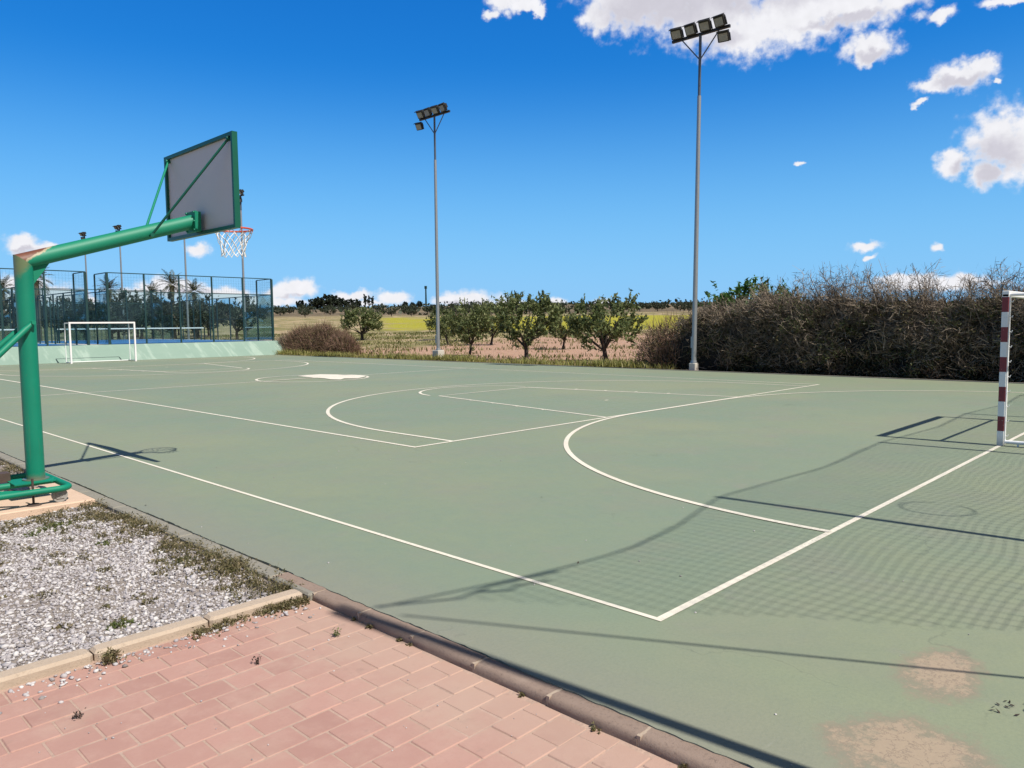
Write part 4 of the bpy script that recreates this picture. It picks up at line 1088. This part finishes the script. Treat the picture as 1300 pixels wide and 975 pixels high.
small_pole((at_px(242, 66), 66, .5), 'small floodlight pole whose top hides behind the basketball board', 11.4)
small_pole((at_px(161, 79), 79, .9), 'small floodlight pole rising above the middle of the green basketball arm', 11.0)
small_pole((at_px(117, 88), 88, 1.), 'farthest small floodlight pole, left one above the green basketball arm', 11.0)

# ------------------------------------------------------------------ handball goals
def goal(loc, rz, label, near):
    t = thing('handball_goal', loc, label, 'goal', 'handball goals', rz)
    pm = M['band'] if near else M['white_old']
    hw = 1.54; h = 2.0
    for s in (-1, 1):
        mb = MB(); mb.box((0, 0, h / 2 + .02), (.08, .08, h + .04), ch=.006); p = mb.build('post', pm, t, loc=(hw * s, 0, 0))
        mb = MB(); mb.box((0, -.046, 1.03), (.055, .012, 2.0)); mb.build('hook_rail', M['white'], p)
        mb = MB()
        for k in range(10):
            mb.tube([(0, -.05, .14 + .2 * k), (0, -.075, .13 + .2 * k), (0, -.085, .155 + .2 * k)], .006, 6)
        mb.build('net_hook', M['white'], p)
    mb = MB(); mb.box((0, 0, 2.042), (3.16, .082, .08), ch=.006); mb.build('crossbar', M['white'] if near else M['white_old'], t)
    for s in (-1, 1):
        mb = MB(); mb.tube([(hw * s, -.03, 2.03), (hw * s, -.78, 2.03)], .022, 10); mb.build('top_bar', M['white'], t, True)
        mb = MB(); mb.tube([(hw * s, -.78, 2.03), (hw * s, -.80, .045)], .022, 10); mb.build('rear_upright', M['white'], t, True)
        mb = MB(); mb.tube([(hw * s, -.045, .055), (hw * s, -.80, .055)], .025, 10); mb.tube([(hw * s, -.2, .0), (hw * s, -.2, .06)], .012, 8); mb.build('ground_bar', M['white'], t, True)
    mb = MB(); mb.tube([(-hw, -.78, 2.03), (hw, -.78, 2.03)], .022, 10); mb.build('rear_top_bar', M['white'], t, True)
    mb = MB(); mb.tube([(-hw, -.80, .05), (hw, -.80, .05)], .025, 10); mb.build('rear_ground_bar', M['white'], t, True)
    return t
goal((9.86, 0.0, 0), 0, 'near handball goal with red and white banded post at the right edge', True)
goal((10.02, 40.02, 0), math.pi, 'far white handball goal in front of the turquoise slope', False)

# ------------------------------------------------------------------ basketball stand
def basketball():
    bx, by = -1.50, 6.45
    t = thing('basketball_stand', (bx, by, .01), 'green basketball stand with long arm and grey backboard at the left', 'basketball stand')
    G_ = M['green']
    ztop = 2.37
    # post with a mitred top: its round section is cut along the mitre plane
    mb = MB(); n = 28; r = .083; sl_ = .313
    ax = Vector((1, 0, sl_)).normalized(); nrm = (ax + Vector((0, 0, 1))).normalized()      # mitre plane through (0,0,ztop)
    def on_mitre(p, d): 
        k = (Vector((0, 0, ztop)) - p).dot(nrm) / d.dot(nrm); return p + d * k
    vs = []; vs2 = []
    for i in range(n):
        a = 2 * math.pi * i / n; q = Vector((r * math.cos(a), r * math.sin(a), 0))
        vs.append(q + Vector((0, 0, .17))); vs2.append(on_mitre(q, Vector((0, 0, 1))))
    mb.add(vs + vs2, [(i, (i + 1) % n, n + (i + 1) % n, n + i) for i in range(n)] + [tuple(range(n))[::-1], tuple(range(n, 2 * n))])
    mb.tube([(0, 0, .165), (0, 0, .185)], [.12, .12], 24)
    mb.build('post', M['green_post'], t, True)
    # arm
    mb = MB(); L_ = 1.80; vs = []; vs2 = []
    up = Vector((-ax.z, 0, ax.x))
    for i in range(n):
        a = 2 * math.pi * i / n; q = Vector((0, 0, 0)) + up * (.080 * math.sin(a)) + Vector((0, .080 * math.cos(a), 0))
        p = Vector((0, 0, ztop)) + q; p2 = Vector((0, 0, ztop)) + q + ax * L_
        vs.append(on_mitre(p, ax) - Vector((0, 0, ztop))); vs2.append(p2 - Vector((0, 0, ztop)))
    mb.add(vs + vs2, [(i, (i + 1) % n, n + (i + 1) % n, n + i) for i in range(n)] + [tuple(range(n)), tuple(range(n, 2 * n))[::-1]])
    mb.build('arm', M['green_rust'], t, True, loc=(0, 0, ztop))
    mb = MB(); mb.add([(.07, -.012, 2.13), (.07, -.012, ztop - .06), (.25, -.012, ztop + .02), (.07, .012, 2.13), (.07, .012, ztop - .06), (.25, .012, ztop + .02)],
                      [(0, 2, 1), (3, 4, 5), (0, 3, 5, 2), (1, 4, 3, 0), (2, 5, 4, 1)]); mb.build('gusset', G_, t)
    # board
    X = 1.80; zc = 3.275; Wd = 1.80; Hd = 1.02
    mb = MB(); mb.box((0, 0, 0), (.02, Wd - .02, Hd - .02)); bd = mb.build('backboard', M['board'], t, loc=(X + .03, 0, zc))
    mb = MB(); s = .038
    for z_ in (-1, 1): mb.box((-.012, 0, z_ * (Hd / 2 - s / 2)), (.062, Wd, s))
    for y_ in (-1, 1): mb.box((-.0118, y_ * (Wd / 2 - s / 2), 0), (.0615, s, Hd - 2 * s))
    mb.build('frame', M['green_shade'], bd)  # shade on the board's back painted into the frame colour
    ex = ax * L_
    # flange
    mb = MB(); mb.box((ex.x - .01, 0, ztop + ex.z - .005), (.022, .24, .24), ch=.004); mb.box((ex.x + .028, 0, ztop + ex.z), (.05, .22, .22)); 
    for dy in (-.1, .1):
        for dz in (-.1, 0., .1): mb.tube([(ex.x - .035, dy, ztop + ex.z + dz), (ex.x - .01, dy, ztop + ex.z + dz)], .012, 8)
    mb.build('flange', G_, t)
    # diagonal braces from the arm up to the top corners of the board
    q0 = ax * 1.28 + Vector((0, 0, ztop - .02))
    for sgn in (-1, 1):
        mb = MB(); p1 = Vector((X - .0, sgn * (Wd / 2 - .10), zc + Hd / 2 - .06))
        a0 = q0 + Vector((0, sgn * .085, -.02 if sgn < 0 else .05))
        mb.tube([a0, a0.lerp(p1, .06), p1.lerp(a0, .03), p1 + Vector((.03, 0, 0))], [.0135] * 4, 10)
        mb.tube([a0 + Vector((0, -.03 * sgn, 0)), a0 + Vector((0, .03 * sgn, 0))], .022, 8)
        mb.tube([p1 + Vector((-.03, 0, 0)), p1 + Vector((.03, 0, 0))], .018, 8)
        mb.build('brace', M['green_shade'] if sgn < 0 else G_, t, True)  # one brace takes the shaded colour, the other the plain green
    # ring and net
    rz = 2.862; rc = Vector((X + .40, 0, rz)); rr = .225
    mb = MB(); mb.disc_ring(rc, (0, 0, 1), .011, rr, 36, 8)
    mb.box((X + .05, 0, rz + .0), (.02, .16, .11)); mb.box((X + .115, 0, rz - .004), (.13, .13, .012)); mb.tube([(X + .05, .06, rz), (rc.x - rr * .7, rr * .68, rz)], .009, 8); mb.tube([(X + .05, -.06, rz), (rc.x - rr * .7, -rr * .68, rz)], .009, 8)
    for k in range(12):
        a = k * math.pi / 6; q = rc + Vector((math.cos(a) * rr, math.sin(a) * rr, -.014)); mb.tube([q + Vector((0, 0, .01)), q + Vector((0, 0, -.016))], .004, 5)
    ring = mb.build('rim', M['rim'], t, True)
    mb = MB(); rad = [.222, .19, .155, .135, .13, .135]; zz = [-.015, -.08, -.145, -.21, -.27, -.32]; N = 12
    g = random.Random(4); cut = [g.random() for _ in range(N)]
    for k in range(N):
        for sg in (-1, 1):
            pts = []
            for lv in range(6):
                a = (k + sg * lv * .5) * 2 * math.pi / N
                j = g.uniform(-.012, .012)
                pts.append(rc + Vector((math.cos(a) * (rad[lv] + j), math.sin(a) * (rad[lv] + j), zz[lv] + g.uniform(-.012, .012))))
            mb.tube(pts, .0042, 5)
    mb.build('net', M['rope'], ring)
    # base frame of bent tube
    rt = .031; zb = .14; fr = MB()
    def rounded(y0, y1, x0, x1, rad):
        p = [(x0, y0)]
        for k in range(7): a = R(-90 + 15 * k); p.append((x1 - rad + rad * math.cos(a), y0 + rad + rad * math.sin(a)))
        for k in range(7): a = R(0 + 15 * k); p.append((x1 - rad + rad * math.cos(a), y1 - rad + rad * math.sin(a)))
        p.append((x0, y1)); return p
    P = rounded(-.53, .50, -1.75, .175, .12); fr.tube([(x, y, zb) for x, y in P], rt, 12)
    fr.tube([(-1.75, -.53, zb), (-1.75, .5, zb)], rt, 12)
    fr.tube([(.16, 0.0, zb), (-1.75, 0.0, zb)], rt * .98, 12)
    for sg in (-1, 1): fr.tube([(-.25, .49 * sg, zb - .002), (-.9, .0, zb + .004)], rt * .95, 12)
    fr.build('base_frame', G_, t, True)
    mb = MB(); mb.box((-.05, -.02, zb + .03), (.36, .34, .012)); mb.build('base_plate', G_, t)
    mb = MB(); mb.box((-1.2, 0, zb + .12), (.7, .8, .2), ch=.02); mb.build('counterweight', M['plinth'], t)
    mb = MB(); mb.box((-.33, .17, zb + .07), (.26, .16, .09)); mb.tube([(-.36, .1, zb + .1), (-.36, .1, zb + .24)], .014, 8); mb.build('drive_box', M['rusty'], t)
    # support struts from the post back to the frame
    for sg in (-1, 1):
        mb = MB(); a = Vector((.03, sg * .10, 1.76)); b = Vector((-1.62, sg * .45, zb + .03)); mb.tube([a, a.lerp(b, .04), b.lerp(a, .02), b], [.014, .03, .03, .02], 10)
        mb.tube([a + Vector((0, -.05 * sg, 0)), a + Vector((0, .035 * sg, 0))], .02, 8); mb.build('strut', G_, t, True)
    # wheels and screw jacks
    for sx in (.08, -1.55):
        for sg in (-1, 1):
            c = Vector((sx, sg * .47, .068))
            mb = MB(); mb.box(c + Vector((0, 0, .055)), (.11, .06, .05)); 
            for e in (-1, 1): mb.box(c + Vector((0, .028 * e, .02)), (.07, .006, .10))
            w = mb.build('wheel_bracket', M['rubber'], t)
            mb = MB(); mb.tube([c + Vector((0, -.022, 0)), c + Vector((0, .022, 0))], .068, 20); mb.tube([c + Vector((0, -.036, 0)), c + Vector((0, .036, 0))], .014, 10); mb.build('wheel', M['rubber'], w, True)
            mb = MB(); q = Vector((sx - .22, sg * .45, 0)); mb.tube([q + Vector((0, 0, .012)), q + Vector((0, 0, .26 if sg < 0 else .2))], .011, 8); mb.tube([q, q + Vector((0, 0, .014))], [.07, .05], 18); mb.build('screw_jack', M['rusty'], t)
basketball()

# ------------------------------------------------------------------ ball-stop net behind the near goal (it shades the court from outside the picture)
NY = -3.2; NH = (1.3 - NY) / .737
def poles():
    for i, (x, lab) in enumerate(((-.73, 'corner steel pole holding the ball stop net at the kerb end'), (3.40, 'second steel pole of the ball stop net from the kerb'), (7.95, 'third steel pole of the ball stop net, behind the near goal'), (12.40, 'fourth steel pole of the ball stop net'), (16.9, 'fifth steel pole of the ball stop net'), (21.4, 'last steel pole of the ball stop net'))):
        mb = MB(); h = NH + (.35 if i == 0 else 0)
        mb.tube([(0, 0, -.1), (0, 0, h)], .037 if i == 0 else .036, 12)
        mb.build('net_pole', M['galv'], None, True, loc=(x, NY, 0)); o = bpy.context.scene.objects[-1]
        o = [q for q in COL.objects if q.name.startswith('net_pole')][-1]
        tag(o, lab, 'pole', 'poles of the ball stop net')
poles()
def top_z(x):      # sag of the head rope between poles
    xs = [-.73, .55, 1.35, 2.2, 3.40, 5.6, 7.95, 10.1, 12.4, 14.7, 16.9, 19, 21.4]; dz = [.12, -.36, -.50, -.38, 0, -.22, 0, -.2, 0, -.25, 0, -.2, 0]
    return NH + float(np.interp(x, xs, dz))
def left_edge(z):  # the net hangs away from the corner pole along a slant
    return -.05 + (5.54 - z) * .425
def netting():
    t = thing('ball_stop_net', (8., NY, 0), 'tall dark ball stop net behind the near goal', 'net')
    off = Vector((8., NY, 0)); mb = MB()
    xs = np.arange(-.62, 21.4, .35); mb.tube([Vector((x, NY, top_z(x))) - off for x in xs], .011, 6)
    g = random.Random(2); x = -.62
    mb.tube([Vector((-.60, NY, NH + .1)) - off, Vector((-.2, NY, NH - .26)) - off, Vector((.1, NY, NH - .24)) - off, Vector((.62, NY, top_z(.62) - .04)) - off], .012, 6)
    mb.tube([Vector((-.05, NY, NH - .25)) - off, Vector((.12, NY, NH - .45)) - off, Vector((.2, NY, NH - .40)) - off, Vector((.42, NY, NH - .52)) - off], .013, 6)
    mb.build('head_rope', M['netcord'], t)
    mb = MB(); mb.tube([Vector((-.60, NY, 5.9)) - off, Vector((1.38, NY, 0.)) - off], .010, 6); mb.build('guy_rope', M['netcord'], t)
    mb = MB(); c = .105; s = .0027
    def wob(x, z): return .05 * math.sin(x * 1.3 + z * .9) + .03 * math.sin(x * 3.7 - z * 2.1)
    x = -.3
    while x < 21.3:
        z1 = top_z(x); z0 = max(.05, 5.54 - (x + .05) / .425)
        if z1 - z0 > .1:
            k = max(2, int((z1 - z0) / .35)); mb.tube([(x - off.x + .02 * math.sin(z0 + i), wob(x, z0 + (z1 - z0) * i / k), z0 + (z1 - z0) * i / k) for i in range(k + 1)], s, 3, caps=False)
        x += c
    z = .1
    while z < NH + .1:
        x0 = max(-.3, left_edge(z)); pts = []; x = x0
        while x < 21.4:
            if z < top_z(x): pts.append((x - off.x, wob(x, z), z + .02 * math.sin(x * 2.1)))
            elif len(pts) > 1: mb.tube(pts, s, 3, caps=False); pts = []
            else: pts = []
            x += .3
        if len(pts) > 1: mb.tube(pts, s, 3, caps=False)
        z += c
    # a torn ring of cord caught in the mesh
    cz = (-.42 - NY) / .737; ring = [(3.9 + .06 * cz - off.x + .26 * math.cos(a), .02, cz + .40 * math.sin(a)) for a in np.linspace(.3, 5.9, 22)]
    mb.tube(ring, .007, 5)
    mb.build('netting', M['netcord'], t)
netting()

# ------------------------------------------------------------------ weeds along kerbs, litter
g = np.random.default_rng(21)
def tufts(centers, sizes, per, hgt, g, spread=.5):
    Ps = []; hs = []
    for (x, y, z), s in zip(centers, sizes):
        k = int(per * (s / .1) ** 1.3) + 4
        d = g.normal(0, s * spread, (k, 2)); Ps.append(np.stack([x + d[:, 0], y + d[:, 1], np.full(k, z)], 1)); hs.append(g.uniform(.3, 1., k) * hgt * (s / .1) ** .7 * np.exp(-(d ** 2).sum(1) / (s * s)))
    P = np.concatenate(Ps); h = np.concatenate(hs); return P, h
def leafy(P, h, g, leaf=.010):
    """stems carrying small leaves"""
    V1 = blades(P, h, np.full(len(P), .0016), g, .9)
    k = 5; t = np.tile(np.linspace(.25, 1., k), len(P)); B = np.repeat(P, k, 0); hh = np.repeat(h, k)
    C = B + np.stack([g.normal(0, .25, len(B)) * hh, g.normal(0, .25, len(B)) * hh, t * hh * .9], 1)
    d = unit(rand_dir(len(B), g) + np.array([0, 0, .3])); s = leaf * g.uniform(.6, 1.5, len(B))[:, None]
    return cat_mesh([V1, quads(C, d * s, unit(np.cross(d, rand_dir(len(B), g))) * s * .42)])
# border band along the court
n = 110; ys = g.uniform(2.1, 5.9, n); xs = -1.10 - g.exponential(.13, n); sz = g.uniform(.05, .13, n) * np.where((ys < 3.6) & (xs > -1.35), 1.25, .85)
n2 = 30; ys2 = g.uniform(5.2, 5.85, n2); xs2 = g.uniform(-2.3, -1.2, n2); sz2 = g.uniform(.04, .10, n2)
n3 = 34; ys3 = g.uniform(2.3, 5.4, n3); xs3 = g.uniform(-2.8, -1.3, n3); sz3 = g.uniform(.03, .09, n3)
n4 = 60; ys4 = g.uniform(7.75, 11.5, n4); xs4 = -1.15 - g.exponential(.3, n4); sz4 = g.uniform(.06, .15, n4)
cx = np.concatenate([xs, xs2, xs3, xs4]); cy = np.concatenate([ys, ys2, ys3, ys4]); cs = np.concatenate([sz, sz2, sz3, sz4])
P, h = tufts(np.stack([cx, cy, bed_z(cx, cy)], 1), cs, 24, .095, g, .62)
k = ((P[:, 0] < -1.10) | ((P[:, 0] < -.985) & (g.random(len(P)) < .35))) & ~((P[:, 1] > 5.86) & (P[:, 1] < 7.7)); V, F = leafy(P[k], h[k], g)
o = np_mesh('weeds', V, F, M['weed']); tag(o, 'low olive weeds growing through the gravel along the court edge', 'weeds', kind='stuff')
cx = np.array([-1.75, -1.62, -1.9, -1.55, -1.35, -1.25, -2.1]); cy = np.array([5.1, 5.25, 5.0, 4.3, 3.3, 2.75, 2.35])
P, h = tufts(np.stack([cx, cy, bed_z(cx, cy)], 1), np.array([.12, .10, .08, .06, .07, .06, .08]), 34, .065, g, .6)
V, F = leafy(P, h, g, .012); o = np_mesh('weeds', V, F, M['weed_green']); tag(o, 'brighter green weed patches in the gravel', 'weeds', kind='stuff')
cx = np.concatenate([-1.16 - g.exponential(.12, 16), g.uniform(-2.0, -1.2, 8), np.full(12, -1.115)]); cy = np.concatenate([1.90 + g.normal(0, .02, 16), 1.905 + g.normal(0, .015, 8), g.uniform(-1.2, 1.7, 12)])
P, h = tufts(np.stack([cx, cy, np.full(len(cx), PZ)], 1), np.concatenate([g.uniform(.03, .075, 24), g.uniform(.012, .03, 12)]), 40, .075, g)
V, F = leafy(P, h, g, .009); o = np_mesh('weeds', V, F, M['weed']); tag(o, 'weeds sprouting at the foot of the beige kerb and in the kerb joints', 'weeds', kind='stuff')
def plant(x, y, z, s, label, mat='weed', seed=0, n=16, name='weed_plant'):
    g = np.random.default_rng(seed); d = g.normal(0, .01 * s, (n, 2)); P = np.stack([d[:, 0], d[:, 1], np.zeros(n)], 1)
    V, F = leafy(P, g.uniform(.4, 1, n) * .07 * s, g, .009 * s); o = np_mesh(name, V, F, M[mat]); o.location = (x, y, z); tag(o, label, 'weed', 'single weeds'); return o
plant(-2.32, 1.86, PZ, 1.15, 'bushy weed against the beige kerb where a kerb joint has opened', seed=3, n=60)
plant(-2.62, 1.35, PZ, .65, 'tiny dry weed in a paver joint below the beige kerb', 'dry', seed=4, n=10)
plant(-1.80, 1.28, PZ, .7, 'small sprig growing in the middle of the red pavers', 'dry', seed=5, n=9)
plant(-1.32, 1.27, PZ, .8, 'small green weed on the sandy pavers near the dark kerb', 'weed_green', seed=6, n=10)
plant(-2.72, 2.95, -.03, 1.5, 'dead dark weed in the gravel at the left edge', 'dry', seed=7, n=22)
# dry leaves on the court
g = np.random.default_rng(31); n = 16
C = np.stack([np.concatenate([g.normal(.16, .06, 13), [1.88, -.9, .5]]), np.concatenate([g.normal(-1.66, .045, 13), [2.58, 5.2, 1.0]]), np.full(n, .006)], 1)
d = unit(np.stack([g.normal(0, 1, n), g.normal(0, 1, n), g.normal(0, .12, n)], 1)); sd = unit(np.cross(d, np.array([0, 0, 1.]) + g.normal(0, .2, (n, 3))))
V, F = quads(C, d * g.uniform(.008, .018, n)[:, None], sd * g.uniform(.003, .007, n)[:, None]); o = np_mesh('leaf_litter', V, F, M['dry']); tag(o, 'few dark dry leaf scraps lying on the green court', 'litter', kind='stuff')
bpy.context.view_layer.update()
